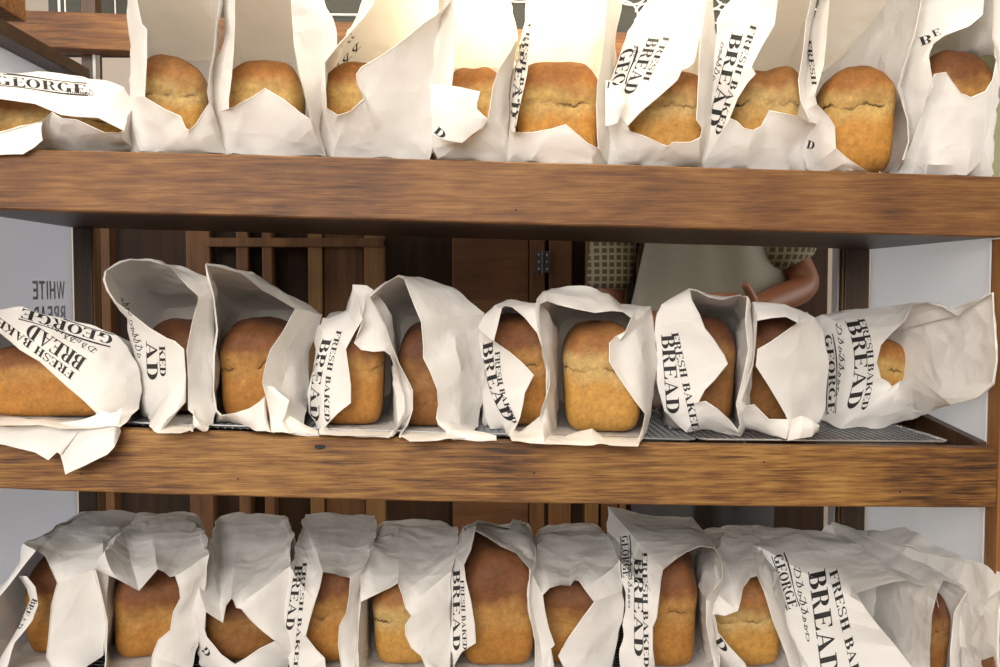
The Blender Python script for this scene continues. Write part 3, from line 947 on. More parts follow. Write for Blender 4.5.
# five fingers on each hand
for sx, hx, hy, hz_ in ((1, -.06, -.19, 1.10), (-1, .06, -.20, 1.15)):
    v = [(hx, hy, hz_)]; ed = []; rr = [.026]
    for k, (dz, ln) in enumerate(((.028, .075), (.010, .085), (-.008, .08), (-.026, .065))):
        a = len(v); v += [(hx + sx * .035, hy - .01, hz_ + dz), (hx + sx * (.035 + ln * .5), hy - .012, hz_ + dz * 1.05), (hx + sx * (.035 + ln), hy + .006, hz_ + dz * 1.05)]
        ed += [(0, a), (a, a + 1), (a + 1, a + 2)]; rr += [.011, .009, .008]
    a = len(v); v += [(hx + sx * .01, hy - .02, hz_ + .035), (hx + sx * .03, hy - .03, hz_ + .06)]; ed += [(0, a), (a, a + 1)]; rr += [.012, .009]
    skin_mesh('hand', v, ed, rr, SKIN, sub=1)
skin_mesh('checked_shirt', [(0, .0, 1.05), (0, 0, 1.20), (0, -.005, 1.32), (0, 0, 1.44), (-.185, 0, 1.42), (-.222, -.01, 1.30), (-.24, -.03, 1.18), (.17, -.02, 1.41), (.165, -.065, 1.31), (.205, -.09, 1.245)],
          [(0, 1), (1, 2), (2, 3), (3, 4), (4, 5), (5, 6), (3, 7), (7, 8), (8, 9)], [(.16, .12), (.15, .11), (.17, .12), (.13, .10), .080, .066, .056, .085, .088, .072], PLAID)
skin_mesh('trousers', [(0, .0, .98), (-.09, 0, .88), (-.10, -.01, .50), (-.10, .02, .12), (.09, 0, .88), (.10, -.01, .50), (.10, .02, .12)], [(0, 1), (1, 2), (2, 3), (0, 4), (4, 5), (5, 6)],
          [(.165, .12), .10, .075, .06, .10, .075, .06], TROUS)
# bib apron: a curved sheet with thickness in front of the torso
bm = bmesh.new(); g = []
for i in range(17):
    z = .97 + (1.42 - .97) * i / 16; hw_ = .20 if z < 1.12 else .20 - (z - 1.12) * .22
    g.append([bm.verts.new((hw_ * s, -.150 + .07 * abs(s) ** 2.2 + .006 * math.sin(s * 9 + z * 6), z)) for s in [k / 10 - 1 for k in range(21)]])
for i in range(16):
    for k in range(20): bm.faces.new((g[i][k], g[i][k + 1], g[i + 1][k + 1], g[i + 1][k]))
ap = from_bm('apron', bm, CLOTH, smooth=60); ap.parent = per
md = ap.modifiers.new('t', 'SOLIDIFY'); md.thickness = .003
# head details
bm = bmesh.new(); bmesh.ops.create_uvsphere(bm, u_segments=20, v_segments=14, radius=.105)
for v in bm.verts: v.co = Vector((v.co.x * .88, v.co.y * 1.02 + .015, v.co.z * 1.02 + 1.70)) if True else v.co
bmesh.ops.delete(bm, geom=[v for v in bm.verts if v.co.z < 1.66 and v.co.y < .0 or (v.co.y < -.055 and v.co.z < 1.735)], context='VERTS')
hr = from_bm('hair', bm, HAIR, smooth=60); hr.parent = per

# ------------------------------------------------------------------ room
M_WALL = plain('cream_back_wall', (.62, .55, .48), .8, nscale=2, namt=.2)
M_FLOOR = wood('floor_boards', [(.3, (.10, .055, .03)), (.7, (.22, .13, .07))], axis=0)
M_OLIVE = plain('olive_wall', (.33, .33, .20), .8, nscale=120, namt=.1)
def slab(name, a, b, m):
    bm = bmesh.new(); add_box(bm, a, b); return tag(from_bm(name, bm, m), kind='structure')
slab('floor', (-3, -5, .15), (3, 2.3, FL), M_FLOOR)
slab('wall_back', (-3, 2.3, FL), (3, 2.4, 3.0), M_WALL)
slab('wall_right', (3, -5, FL), (3.1, 2.4, 3.0), M_OLIVE)
slab('wall_left', (-3.1, -5, FL), (-3, 2.4, 3.0), plain('cream_wall', (.60, .55, .48), .8))
slab('ceiling', (-3.1, -5, 3.0), (3.1, 2.4, 3.08), plain('ceiling_white', (.72, .68, .62), .9))
# ------------------------------------------------------------------ the bags and their loaves
# station: mouth edge x, y, then outer fold x, y (photo pixels; each gets its own depth), optional depths
N_ = None
BAGS = []
def bag(row, label, st, **k): BAGS.append((row, label, st, k))

# ---- top row
bag('T', 'white bag lying on its side at the left end of the top shelf',
    [(-30, 95, -30, 70), (0, 99, 0, 73), (35, 104, 50, 73), (61, 115, 85, 77), (76, 117, 105, 81), (98, 118, 125, 86), (124, 131, 134, 105), (118, 132.5, 134, 148),
     (105, 132.5, 118, 151), (77, 119.5, 80, 150), (62, 118, 60, 149), (52, 112, 50, 149), (42, 121, 35, 149), (20, 127, 10, 150), (0, 133, -5, 151), (-30, 138, -30, 151)],
    loaf=dict(x=(-24, 126), y=100, Y=.075, tone='tan', side=True, label='tan loaf lying sideways in the leftmost bag of the top shelf'), rearw=.2, do=.06, rear=.22, rh=.06,
    strips=[[(-30, 128, -30, 156, .02, -.012), (0, 131, 0, 155, .02, -.012), (20, 126, 23, 154, .018, -.012), (36, 123, 35, 147, .016, -.008), (43, 123, 43, 140, .016, -.004)]],
    prints=[('emblem', 'GEORGE', -4, 84, 92, 10, -1, -9), ('script', 'abcdefg', 66, 93, 28, 3, -2, -6)])
bag('T', 'upright white bag whose torn lip dips to a point, second on the top shelf',
    [(180, -45, 180, -50), (136, -40, 124, -40), (137, 0, 127, 0), (142, 24, 131, 40), (147, 29, 132, 60), (147, 60, 131, 80), (145, 97, 129, 97), (165, 109, 133, 130), (181, 116, 140, 152.5),
     (186, 128, 165, 153), (189, 130, 185, 153.5), (195, 125, 205, 154), (203, 112, 228, 154.5), (209, 103, 222, 135), (207, 92, 214, 110), (210, 70, 213, 80), (214, 50, 216, 57), (216, 25, 218, 35), (220, 0, 223, 5), (221, -40, 224, -40)],
    loaf=dict(x=(143, 212), y=57, Y=.055, tone='tan', crack=.58, label='round loaf with a jagged dark split across its front, top shelf'))
bag('T', 'white bag whose front lip rises to a blunt peak, third on the top shelf',
    [(260, -55, 260, -60), (234, -40, 224, -40), (235, 20, 225, 10), (234, 50, 226, 28), (232, 75, 217, 57), (229, 100, 212, 85), (229, 109, 215, 114), (240, 103, 221, 135), (252, 97, 229, 154.5),
     (265, 88, 262, 155.5), (285, 100, 285, 156), (300, 112, 305, 156.5), (310, 119, 324, 157), (304, 90, 320, 128), (298, 70, 325, 95), (294, 45, 326, 63), (292, 20, 337, 46), (291, 0, 335, 18), (290, -20, 328, 0), (288, -45, 320, -45)],
    loaf=dict(x=(229, 306), y=61, Y=.06, tone='gold', cracked=.3, label='smooth golden loaf behind a peaked paper lip, third on top shelf'))
bag('T', 'left-leaning white bag with broad blank panel and scooped opening, fourth on the top shelf',
    [(420, -60, 420, -62), (378, -40, 374, -40), (374, 4, 371, 4), (364, 18, 361, 20), (350, 33, 347, 36), (338, 46, 334, 49), (325, 62, 323, 64), (326, 90, 321, 90), (327, 108, 322, 115), (338, 115, 326, 140),
     (350, 111, 332, 157), (363, 99, 360, 158), (362, 93, 385, 158.5), (357, 84, 405, 159.5), (356, 74, 430, 160), (361, 67, 434, 130), (385, 53, 434, 90), (403, 40, 436, 60), (425, 22, 440, 35), (440, 13, 448, 10), (458, -5, 462, -10), (470, -40, 475, -40)],
    loaf=dict(x=(325, 402), y=64, Y=.075, tone='gold', cracked=.3, label='golden loaf half hidden by a broad blank paper panel, fourth on top shelf'), do=.065,
    prints=[('script', 'abc', 352, 32, -12, 14, 5, 3), ('script', 'abc', 360, 40, -30, 32, 5, 3)])
bag('T', 'white bag with an angular torn flap folded in front, fifth on the top shelf',
    [(470, -60, 470, -62), (447, -40, 438, -40), (452, 0, 442, 0), (457, 30, 439, 30), (455, 60, 432, 60), (452, 86, 429, 84), (455, 110, 432, 110), (458, 135, 431, 135), (463, 141, 431, 150), (472, 137, 437, 159.5), (480, 130, 470, 160.5),
     (487, 121, 508, 161.5), (490, 105, 509, 130), (493, 85, 509, 100), (498, 70, 511, 78), (510, 52, 516, 55), (516, 40, 518, 42), (511, 18, 514, 18), (508, 8, 511, 5), (502, -10, 504, -10), (500, -40, 502, -40)],
    loaf=dict(x=(443, 507), y=68, Y=.085, tone='gold', label='small golden loaf behind the angular torn paper flap, top shelf'),
    strips=[[(431, 84, 432, 134, .012, -.004), (440, 84.5, 445, 140, .010, -.006), (452, 86, 462, 143, .008, -.004), (480, 91, 470, 137, .004, 0), (476, 107, 482, 127, .004, 0), (487, 120, 487, 122, .006, .004)]],
    prints=[('word', 'D', 433, 132, 10, 8, 5, -6)])
bag('T', 'white bag under the bright lamp on the top shelf, peaked front lip',
    [(570, -60, 570, -62), (536, -40, 530, -40), (537, 0, 530, 2), (534, 20, 525, 24), (531, 45, 518, 45), (527, 75, 513, 75), (520, 105, 510, 105), (515, 132, 508, 130), (532, 132, 508, 161.5), (550, 129, 530, 162.5),
     (566, 124, 560, 163.5), (575, 132, 577, 164), (588, 143, 593, 164.5), (598, 148, 609, 165), (597, 135, 613, 143), (596, 105, 606, 120), (597, 85, 606, 95), (601, 60, 612, 78), (604, 35, 616, 35), (606, 10, 620, 12), (607, -10, 620, -5), (607, -40, 619, -40)],
    loaf=dict(x=(514, 599), y=60, Y=.045, tone='gold', crack=.56, label='large pale gold loaf with a wavy split under the lamp, top shelf'),
    prints=[('word', 'BREAD', 519, 34, -9, 84, 7, 1), ('word', 'FRESH BAKED', 527, 22, -13, 108, 4, 1)])
bag('T', 'top-shelf white bag with slanting printed front panel, emblem at its left edge',
    [(700, 38, 712, -20), (699, 38, 700, -40), (697, 52, 670, -40), (694, 63, 652, -8), (688, 68, 640, 12), (682, 70, 628, 32), (678, 80, 620, 50), (660, 96, 613, 72), (640, 113, 609, 85), (628, 126, 607, 105), (630, 131, 604, 130),
     (645, 136, 606, 165), (660, 143, 630, 166), (668, 146, 650, 166.5), (672, 142, 670, 167), (690, 142, 690, 167.5), (700, 137, 698, 168), (702, 128, 707, 150), (696, 120, 713, 133), (697, 105, 711, 110), (698, 80, 714, 80), (699, 55, 716, 45), (700, 42, 716, 15)],
    loaf=dict(x=(622, 705), y=70, Y=.06, tone='tan', crack=.60, label='loaf with a long straight split under a slanting printed panel, top shelf'),
    strips=[[(605, 80, 605, 126, .02, .0), (621, 84, 617, 123, .012, -.004), (625, 97, 624, 110, .010, 0)]],
    prints=[('word', 'BREAD', 649, 37, -27, 57, 11, 1), ('word', 'FRESH', 664, 36, -22, 45, 6, 1), ('emblem', 'GEO', 622, 50, -12, 38, 13, -3), ('script', 'abcd', 634, 44, -1, 18, 5, 0)])
bag('T', 'white bag with large tilted lettering and a square-cut lower flap, top shelf',
    [(780, -42, 760, -44), (778, 0, 734, -8), (775, 25, 716, 18), (762, 47, 715, 40), (753, 64, 712, 65), (752, 67, 709, 85), (756, 74, 711, 110), (748, 82, 708, 125), (738, 98, 704, 145), (730, 118, 700, 168), (737, 121, 710, 168), (744, 128, 722, 168.5),
     (753, 130, 740, 169), (761, 126, 755, 169.5), (765, 118, 770, 170), (769, 110, 788, 170, .004), (783, 113, 795, 158, .0), (797, 116, 812, 140, .0), (810, 122, 822, 127, .0), (800, 100, 814, 110), (798, 80, 808, 85), (803, 50, 808, 55), (806, 20, 812, 20), (812, -5, 818, -5), (812, -40, 820, -40)],
    loaf=dict(x=(723, 797), y=67, Y=.06, tone='tan', crack=.62, label='domed loaf between a lettered panel and a square-cut flap, top shelf'),
    prints=[('word', 'BREAD', 732, 32, -25, 94, 11, 2), ('word', 'FRESH BAKED', 751, 24, -37, 110, 6, 2), ('script', 'abcdef', 722, 40, -10, 40, 5, 1)])
bag('T', 'white bag open right down to the board, second from right on the top shelf',
    [(880, -60, 880, -62), (829, -40, 823, -40), (829, 0, 820, -2), (827, 35, 809, 35), (824, 65, 804, 65), (815, 95, 797, 100), (817, 104, 796, 116), (828, 115, 800, 135), (835, 126, 800, 150), (836, 148, 806, 169, .0), (850, 160, 825, 172, .0), (865, 170, 850, 174.5, -.004),
     (885, 177.5, 883, 178.5, -.008, .0), (894, 178, 894, 179.5, -.008, .0), (902, 160, 904, 160), (908, 142, 910, 142), (907, 120, 910, 118), (897, 87, 900, 86), (905, 62, 909, 62), (914, 35, 917, 35), (921, 0, 924, 0), (923, -40, 926, -40)],
    loaf=dict(x=(815, 885), y=67, Y=.016, tone='gold', crack=.60, label='tall golden loaf fully exposed to its base, second from right on top shelf'),
    prints=[('word', 'FRESH', 806, 40, 6, 46, 5, 0), ('word', 'D', 806, 148, 8, 2, 2, -8)])
bag('T', 'white bag with curled printed rim at the right end of the top shelf',
    [(987, -40, 950, -44), (985, -10, 922, -40), (983, 15, 924, 0), (970, 26, 912, 40), (945, 35, 904, 60), (934, 43, 900, 75), (929, 55, 900, 88), (931, 70, 903, 100), (934, 85, 906, 120), (927, 100, 905, 150), (934, 74, 898, 176.5), (946, 72, 920, 176),
     (955, 85, 940, 175.5), (961, 93, 955, 175.5), (971, 97, 967, 175), (985, 91, 978, 162), (992, 80, 988, 138), (996, 60, 995, 100), (992, 40, 1003, 60), (993, 10, 1005, 10), (993, -40, 1005, -40)],
    loaf=dict(x=(917, 986), y=54, Y=.022, fan=0, tone='brown', cracked=.2, label='brown-topped loaf peeking over a torn lip at the right end of the top shelf'),
    prints=[('word', 'B', 918, 38, 12, -4, 3, 8), ('word', 'E', 931, 31, 8, -3, 3, 6)])

# ---- middle row
bag('M', 'white bag lying sideways with long torn flaps, left end of the middle shelf',
    [(-30, 325, -30, 312), (0, 333, 0, 309), (20, 350, 22, 308), (40, 362, 60, 317), (65, 385, 90, 326), (85, 402, 112, 334), (92, 409, 128, 347), (97, 414, 137, 365), (96.5, 416, 143, 392), (94, 419, 141, 408), (85, 420, 122, 428),
     (70, 421.5, 100, 428), (48, 425, 60, 428), (20, 425.5, 20, 427.5), (0, 425.5, 0, 427), (-30, 426, -30, 427)],
    loaf=dict(x=(-22, 106), y=345, Y=.03, tone='brown', side=True, cracked=.15, label='long brown loaf lying sideways at the left end of the middle shelf'), rearw=.24, do=.06, rear=.24, rh=.09, dr=.012,
    strips=[[(-30, 426, -30, 442, -.004, -.03), (0, 426, 0, 444, -.004, -.03), (20, 426, 35, 452, -.004, -.03), (48, 425, 48, 460, -.004, -.035), (60, 423, 57, 452, -.004, -.03), (62, 422.5, 58.5, 453, -.004, -.03), (82, 420, 60, 454, -.004, -.03), (97, 414, 61, 455, -.004, -.028)],
            [(97, 413, 60, 452, -.004, -.02), (99, 410, 65, 475, -.004, -.04), (104, 411, 90, 463, -.004, -.038), (110, 413, 107, 455, -.004, -.034), (116, 412, 115, 447, -.004, -.03), (122, 408, 121, 432, -.004, -.012)]],
    prints=[('word', 'BREAD', 87, 359, -56, -37, -8, 12), ('word', 'FRESH BAKED', 75, 373, -84, -62, -4, 7), ('script', 'abcdefgh', 98, 349, -50, -25, -2, 5), ('emblem', 'GEORGE', 114, 336, -92, -28, -3, 9)])
bag('M', 'tall gaping white bag with a small low hole, second on the middle shelf',
    [(120, 263, 120, 262, .06), (106, 271, 105, 270, .04), (105, 280, 104, 279), (109, 291, 108, 291), (116, 302, 115, 304), (132, 314, 127, 318), (150, 328, 130, 335), (167, 338, 134, 355), (175, 341, 140, 380), (184, 349, 144, 400), (186, 375, 148, 418),
     (186, 402, 153, 430), (169, 422, 160, 432), (178, 429, 180, 433), (193, 431, 195, 436, .01, .012), (193, 410, 205, 432), (188, 409, 213, 425), (188, 380, 218, 395), (186.5, 350, 217, 365), (192, 322, 214, 335), (198, 300, 216, 305), (198, 296, 216, 295),
     (188, 287, 213, 283), (180, 278, 205, 277), (172, 269, 190, 272), (165, 265, 165, 264, .06), (150, 261, 150, 260, .07), (130, 260, 130, 259, .07)],
    loaf=dict(x=(146, 212), y=322, Y=.10, tone='dark', label='dark loaf deep inside the gaping second bag of the middle shelf'),
    prints=[('word', 'AD', 146, 341, 1, 40, 11, 0), ('word', 'KED', 159, 346, 1, 31, 6, 0), ('script', 'abcdef', 128, 318, 10, 40, 6, -2), ('script', 'abcd', 118, 298, 12, 18, 6, -3)])
bag('M', 'white bag with a sharp pointed upper left corner, third on the middle shelf',
    [(206, 265, 206, 263.5, .02), (210, 280, 209, 281), (214, 295, 213, 297), (218, 330, 217, 332), (215, 355, 213, 356), (214, 390, 213, 392), (217, 410, 216, 411), (222, 415, 222, 418), (235, 413, 238, 424), (250, 408, 252, 429), (260, 401, 258, 431),
     (265, 396, 264, 432), (267, 415, 270, 434), (271, 431, 275, 434), (268, 405, 290, 434), (264, 390, 304, 428), (262, 382, 307, 400), (266, 362, 308, 370), (270, 350, 311, 350), (283, 331, 316, 330), (295, 309, 322, 314), (285, 303, 310, 307),
     (275, 297, 295, 298), (262, 290, 275, 287), (250, 280, 260, 279), (240, 273, 242, 271), (222, 268, 222, 266)],
    loaf=dict(x=(222, 298), y=322, Y=.06, tone='brown', crack=.55, label='brown loaf with a faint split below a pointed paper corner, middle shelf'), do=.11,
    strips=[[(265, 388, 274, 387, .02, .01), (267, 400, 289, 400, .018, -.002), (269, 415, 285, 414, .016, 0), (272, 432, 279, 433, .008, .004)]])
bag('M', 'white bag with a folded tab hanging over its mouth, fourth on the middle shelf',
    [(363, 319, 352, 286), (355, 332, 348, 310), (346, 349, 328, 318), (349, 370, 314, 360), (351, 385, 308, 392), (351, 403, 309, 412), (338, 413, 316, 427), (326, 426, 318, 433), (330, 430, 318, 435), (345, 431, 345, 437), (365, 435, 368, 438),
     (387, 437, 389, 438.5), (397, 425, 400, 430), (405, 410, 408, 412), (404, 395, 408, 395), (397, 375, 402, 375), (390, 355, 398, 355), (384, 351, 395, 335), (373, 352, 390, 315), (361, 350, 380, 298), (354, 343, 374, 291), (362, 326, 366, 287)],
    loaf=dict(x=(320, 385), y=322, Y=.045, tone='brown', crack=.55, label='brown loaf with rounded base in the bag whose tab hangs over the mouth'),
    strips=[[(281, 420, 282, 432, .02, .012), (290, 416, 292, 435, .01, .0), (305, 424, 305, 436, .01, .0), (318, 430, 320, 437, .02, .008)]],
    prints=[('word', 'BREAD', 323, 338, -12, 84, 9, 1, 5), ('word', 'FRESH BAKED', 337, 330, -12, 92, 5, 1, 5)])
bag('M', 'white bag with tall rounded shoulder and wide blank right side, middle shelf',
    [(398, 276, 398, 274), (385, 284, 384, 282), (370, 297, 368, 296), (378, 310, 377, 312), (386, 326, 385, 328), (391, 342, 390, 345), (400, 365, 399, 368), (408, 380, 407, 384), (413, 390, 411, 392), (413, 410, 411, 412), (408, 425, 402, 430),
     (399, 442, 398, 443, -.008, .004), (420, 439, 410, 441.5, -.004, .008), (446, 432, 450, 440), (438, 425, 474, 437), (436, 418, 478, 425), (438, 405, 481, 405), (437, 390, 484, 385), (430, 372, 484, 360), (423, 358, 481, 340), (423, 345, 480, 325),
     (421, 322, 484, 313), (415, 308, 475, 305), (408, 290, 455, 287), (404, 279, 425, 277.5)],
    loaf=dict(x=(398, 462), y=326, Y=.05, tone='dark', crack=.5, label='dark loaf seen through the tall slit mouth left of the shelf centre'), do=.10,
    strips=[[(446, 431, 452, 440, .012, -.004), (474, 430, 475, 441, .012, -.006), (497, 435, 497, 441, .01, -.002)]])
bag('M', 'small white bag with curved lettering and triangular fold, middle shelf, left of centre',
    [(505, 306, 506, 300), (502, 308, 494, 306), (498, 325, 482, 320), (494, 341, 477, 328), (510, 352, 480, 345), (524, 364, 483, 362), (534, 375, 486, 378), (529, 385, 490, 393), (525, 393, 495, 406), (523, 405, 500, 416), (520, 418, 505, 425), (515, 430, 508, 437),
     (520, 432, 512, 442), (530, 424, 530, 443.5), (540, 416, 545, 444.5), (546, 400, 556, 430), (546, 360, 556, 380), (541, 345, 556, 340), (537, 333, 550, 315), (525, 318, 540, 303), (512, 307, 520, 301)],
    loaf=dict(x=(487, 553), y=316, Y=.08, tone='brown', crack=.55, label='loaf showing through a kite-shaped opening just left of the centre bag'), dr=.04,
    prints=[('word', 'BREAD', 483, 343, 24, 80, 10, -3, 7), ('word', 'FRESH BAKED', 495, 352, 18, 72, 5, -1, 5)])
bag('M', 'wide-mouthed white bag with a zigzag top edge at the centre of the middle shelf',
    [(575, 309, 570, 287.5), (558, 305, 552, 287.5), (547, 301, 543, 290), (540, 304, 537.5, 300), (539, 312, 536, 312), (540, 330, 539, 330), (545, 357, 543, 357), (550, 370, 548, 372), (550, 385, 548, 388), (544, 405, 542, 408), (539, 425, 537, 428),
     (546, 443.5, 544, 444.5, -.006, .0), (562, 437, 562, 445.5), (580, 431, 580, 445.5), (592, 428.5, 595, 446), (601, 435, 603, 446), (608, 443, 610, 446.5), (636, 444.5, 636, 447), (643, 425, 648, 430), (645, 414, 652, 412), (634, 400, 656, 390), (617, 375, 657, 365),
     (609, 362, 656, 345), (609, 343, 655, 325), (616, 336, 654, 318), (620, 340, 653, 312), (626, 330, 652, 306), (631, 318, 640, 304), (623, 312, 622, 305), (612, 311, 608, 294), (595, 313, 590, 289)],
    loaf=dict(x=(562, 641), y=324, Y=.036, tone='tan', crack=.60, label='round-fronted loaf with a pale rough band at the centre of the middle shelf'))
bag('M', 'white bag with bold vertical lettering and two pointed lower flaps, middle shelf',
    [(697, 291, 696, 289), (690, 290, 690, 288), (692, 300, 675, 297), (700, 315, 660, 303), (705, 328, 655, 312), (713, 338, 655, 330), (725, 356, 657, 350), (728, 364, 657, 370), (715, 380, 658, 390), (705, 390, 660, 403), (699, 402, 664, 413), (706, 401, 685, 434),
     (718, 409, 700, 430), (730, 420, 722, 432), (738, 430, 739, 436), (740, 425, 742, 434), (736, 405, 745, 420), (738, 395, 750, 400), (742, 380, 752, 380), (748, 350, 755, 350), (745, 320, 753, 325), (747, 296, 750, 310), (735, 296, 740, 294), (722, 300, 724, 298), (708, 297, 709, 295)],
    loaf=dict(x=(668, 733), y=318, Y=.10, tone='dark', label='dark loaf behind the boldly lettered left panel, right of centre on the middle shelf'), dr=.045,
    prints=[('word', 'BREAD', 661, 335, 6, 80, 13, -1), ('word', 'FRESH BAKED', 671, 333, 22, 100, 7, -1)])
bag('M', 'plain white bag with a kite-shaped hole above a triangular gap, middle shelf',
    [(786, 317, 785, 304), (772, 318, 768, 302), (757, 321, 753, 301), (755.5, 345, 751, 335), (753, 366, 749, 362), (747, 385, 743, 382), (742, 400, 736, 400), (746, 406, 737, 414), (754, 404, 742, 426), (769, 419, 762, 435), (788, 419, 786, 440), (784, 412, 806, 438),
     (780, 405, 818, 420), (768, 385, 826, 400), (755.8, 366, 828, 378), (757.5, 349, 827, 352), (770, 342, 824, 333), (790, 328, 816, 318), (798, 323, 800, 309)],
    loaf=dict(x=(740, 812), y=318, Y=.10, tone='dark', cracked=.3, label='dark loaf glimpsed through a kite-shaped hole and a triangular gap, middle shelf'), dr=.04,
    strips=[[(790, 419, 787, 441, .03, .02), (802, 416, 800, 438, .015, .01), (812, 420, 812, 437, .015, .01), (817, 424, 819, 428, .02, .02)]])
bag('M', 'lettered white bag tipped open rightwards at the right end of the middle shelf',
    [(912, 305, 909, 303.5, .11, .15), (905, 321, 885, 306, .115, .22), (890, 335, 855, 309, .12, .26), (881, 345, 823, 315, .12, .26), (877, 362, 824, 350, .12, .22), (881, 378, 826, 385, .12, .20), (889, 382, 821, 420, .12, .185), (892, 386, 840, 428.5, .12, .17), (900, 381, 880, 428.5, .11, .17),
     (914, 374, 912, 421, .07, .15), (928, 386, 930, 414, .05, .09), (950, 404, 950, 405.5, .02, .05), (975, 398, 976, 399.5, .0, .03), (992, 383, 993, 385, -.012, .01), (996, 360, 998, 360, -.018, -.004), (992, 293, 993, 292, -.014, .0), (970, 307, 968, 304, .02, .04), (957, 316, 957, 315, .04, .06), (943, 307, 943, 306, .07, .09), (928, 303, 928, 302, .09, .11)],
    loaf=dict(x=(848, 918), y=336, Y=.185, tone='gold', yaw=24, ln=.16, label='small golden loaf end inside the tipped bag at the right end of the middle shelf'), rearx=.60, rear=.40, rearw=.12, rh=.12,
    prints=[('word', 'BREAD', 845, 321, -1, 90, 13, -2, -10), ('word', 'FRESH BAKED', 858, 319, 2, 92, 6, -1, -9), ('script', 'abcdefgh', 835, 322, 0, 74, 5, 0, -4), ('emblem', 'GEORGE', 824, 335, 3, 80, 7, -1, -3)])

# ---- bottom row
bag('B', 'white bag with a curled printed strip at the left end of the lowest shelf',
    [(38, 551, 60, 528), (36, 551, 24, 542, .1, .13), (22, 568, 21, 560, .09, .12), (8, 587, 6, 580, .08, .11), (-6, 603, -10, 592, .08, .11), (-12, 640, -20, 640), (-5, 674, -18, 685), (25, 677, 25, 690), (52, 676, 60, 688), (50, 665, 84, 668), (46, 657, 103, 656), (48, 640, 108, 635),
     (51, 605, 109, 600), (57, 583, 107, 565), (50, 567, 103, 545), (45, 556, 85, 524)],
    loaf=dict(x=(24, 98), y=562, Y=.162, tone='brown', crack=.55, label='brown loaf at the left end of the lowest shelf'),
    strips=[[(18, 577, 27, 576, .12, .10), (26, 588, 35, 586, .12, .09), (30, 600, 38, 605, .12, .085), (20, 624, 33, 620, .11, .085), (6, 648, 15, 642, .10, .08), (-8, 672, 5, 672, .10, .08)]],
    prints=[('word', 'BREAD', 33, 598, -18, 30, 5, 2)])
bag('B', 'white bag with a downward-pointing fold over its loaf, second on the lowest shelf',
    [(158, 569, 150, 518), (139, 591, 125, 533), (117, 579, 105, 552), (96, 570, 93, 568), (102, 595, 100, 595), (108, 622, 107, 622), (107, 645, 105, 645), (105, 680, 103, 685), (130, 688, 130, 695), (150, 680, 170, 690), (152, 655, 192, 668), (158, 640, 199, 645),
     (170, 630, 199, 625), (173, 612, 198, 605), (180, 598, 205, 590), (179, 588, 207, 570), (175, 576, 208, 555), (170, 577, 208, 535), (164, 572, 195, 523)],
    loaf=dict(x=(112, 190), y=568, Y=.157, tone='brown', crack=.5, cracked=.3, label='broad brown loaf below a downward-pointing paper fold, lowest shelf'))
bag('B', 'creased white bag with a long hanging spike of paper, third on the lowest shelf',
    [(231, 599, 240, 511), (226, 606, 220, 516), (223, 623, 210, 540), (206, 612, 195, 575), (205, 630, 191, 605), (207, 637, 194, 625), (214, 645, 203, 650), (221, 654, 208, 672), (235, 664, 235, 678), (247, 657, 262, 678), (260, 648, 285, 672), (275, 641, 297, 655),
     (262, 631, 298, 637), (250, 620, 287, 620), (241, 609, 287, 595), (236, 608, 290, 565), (233, 600, 294, 535), (232, 599, 285, 515)],
    loaf=dict(x=(202, 282), y=592, Y=.152, tone='dark', cracked=.2, label='dark loaf below a hanging spike of paper, third on lowest shelf'),
    prints=[('word', 'D', 201, 650, 6, 8, 5, -4)])
bag('B', 'white bag with a tall rectangular mouth and slanted letters, fourth on the lowest shelf',
    [(335, 574, 335, 513), (323, 572, 305, 514), (320, 587, 298, 540), (315, 603, 291, 565), (310, 620, 287, 595), (306, 636, 283, 625), (316, 649, 286, 650), (325, 658, 290, 680), (328, 690, 320, 700), (345, 690, 360, 700), (341, 667, 368, 680), (338, 645, 360, 655),
     (339, 626, 355, 630), (346, 613, 357, 600), (349, 595, 361, 580), (350, 578, 366, 565), (346, 577, 377, 540), (340, 576, 376, 516)],
    loaf=dict(x=(297, 362), y=562, Y=.152, tone='brown', crack=.55, label='narrow view of a brown loaf in the tall rectangular mouth, fourth on lowest shelf'),
    prints=[('word', 'BREAD', 295, 565, -10, 66, 8, 0), ('word', 'FRESH BAKED', 303, 562, -10, 110, 4, 0)])
bag('B', 'white bag with a draped paper band across the top left of its mouth, lowest shelf',
    [(398, 583, 400, 528), (390, 588, 380, 543), (375, 595, 368, 553), (361, 602, 362, 568), (359, 625, 358, 610), (358, 650, 357, 650), (362, 680, 360, 700), (400, 690, 400, 705), (430, 680, 450, 700), (421, 656, 451, 670), (411, 648, 451, 650), (405, 635, 452, 630),
     (405, 625, 452, 610), (411, 616, 452, 590), (405, 608, 453, 570), (402, 595, 457, 550), (398.5, 585, 458, 526)],
    loaf=dict(x=(371, 450), y=574, Y=.152, tone='tan', crack=.55, label='loaf with a rough split under a draped paper band, fifth on lowest shelf'))
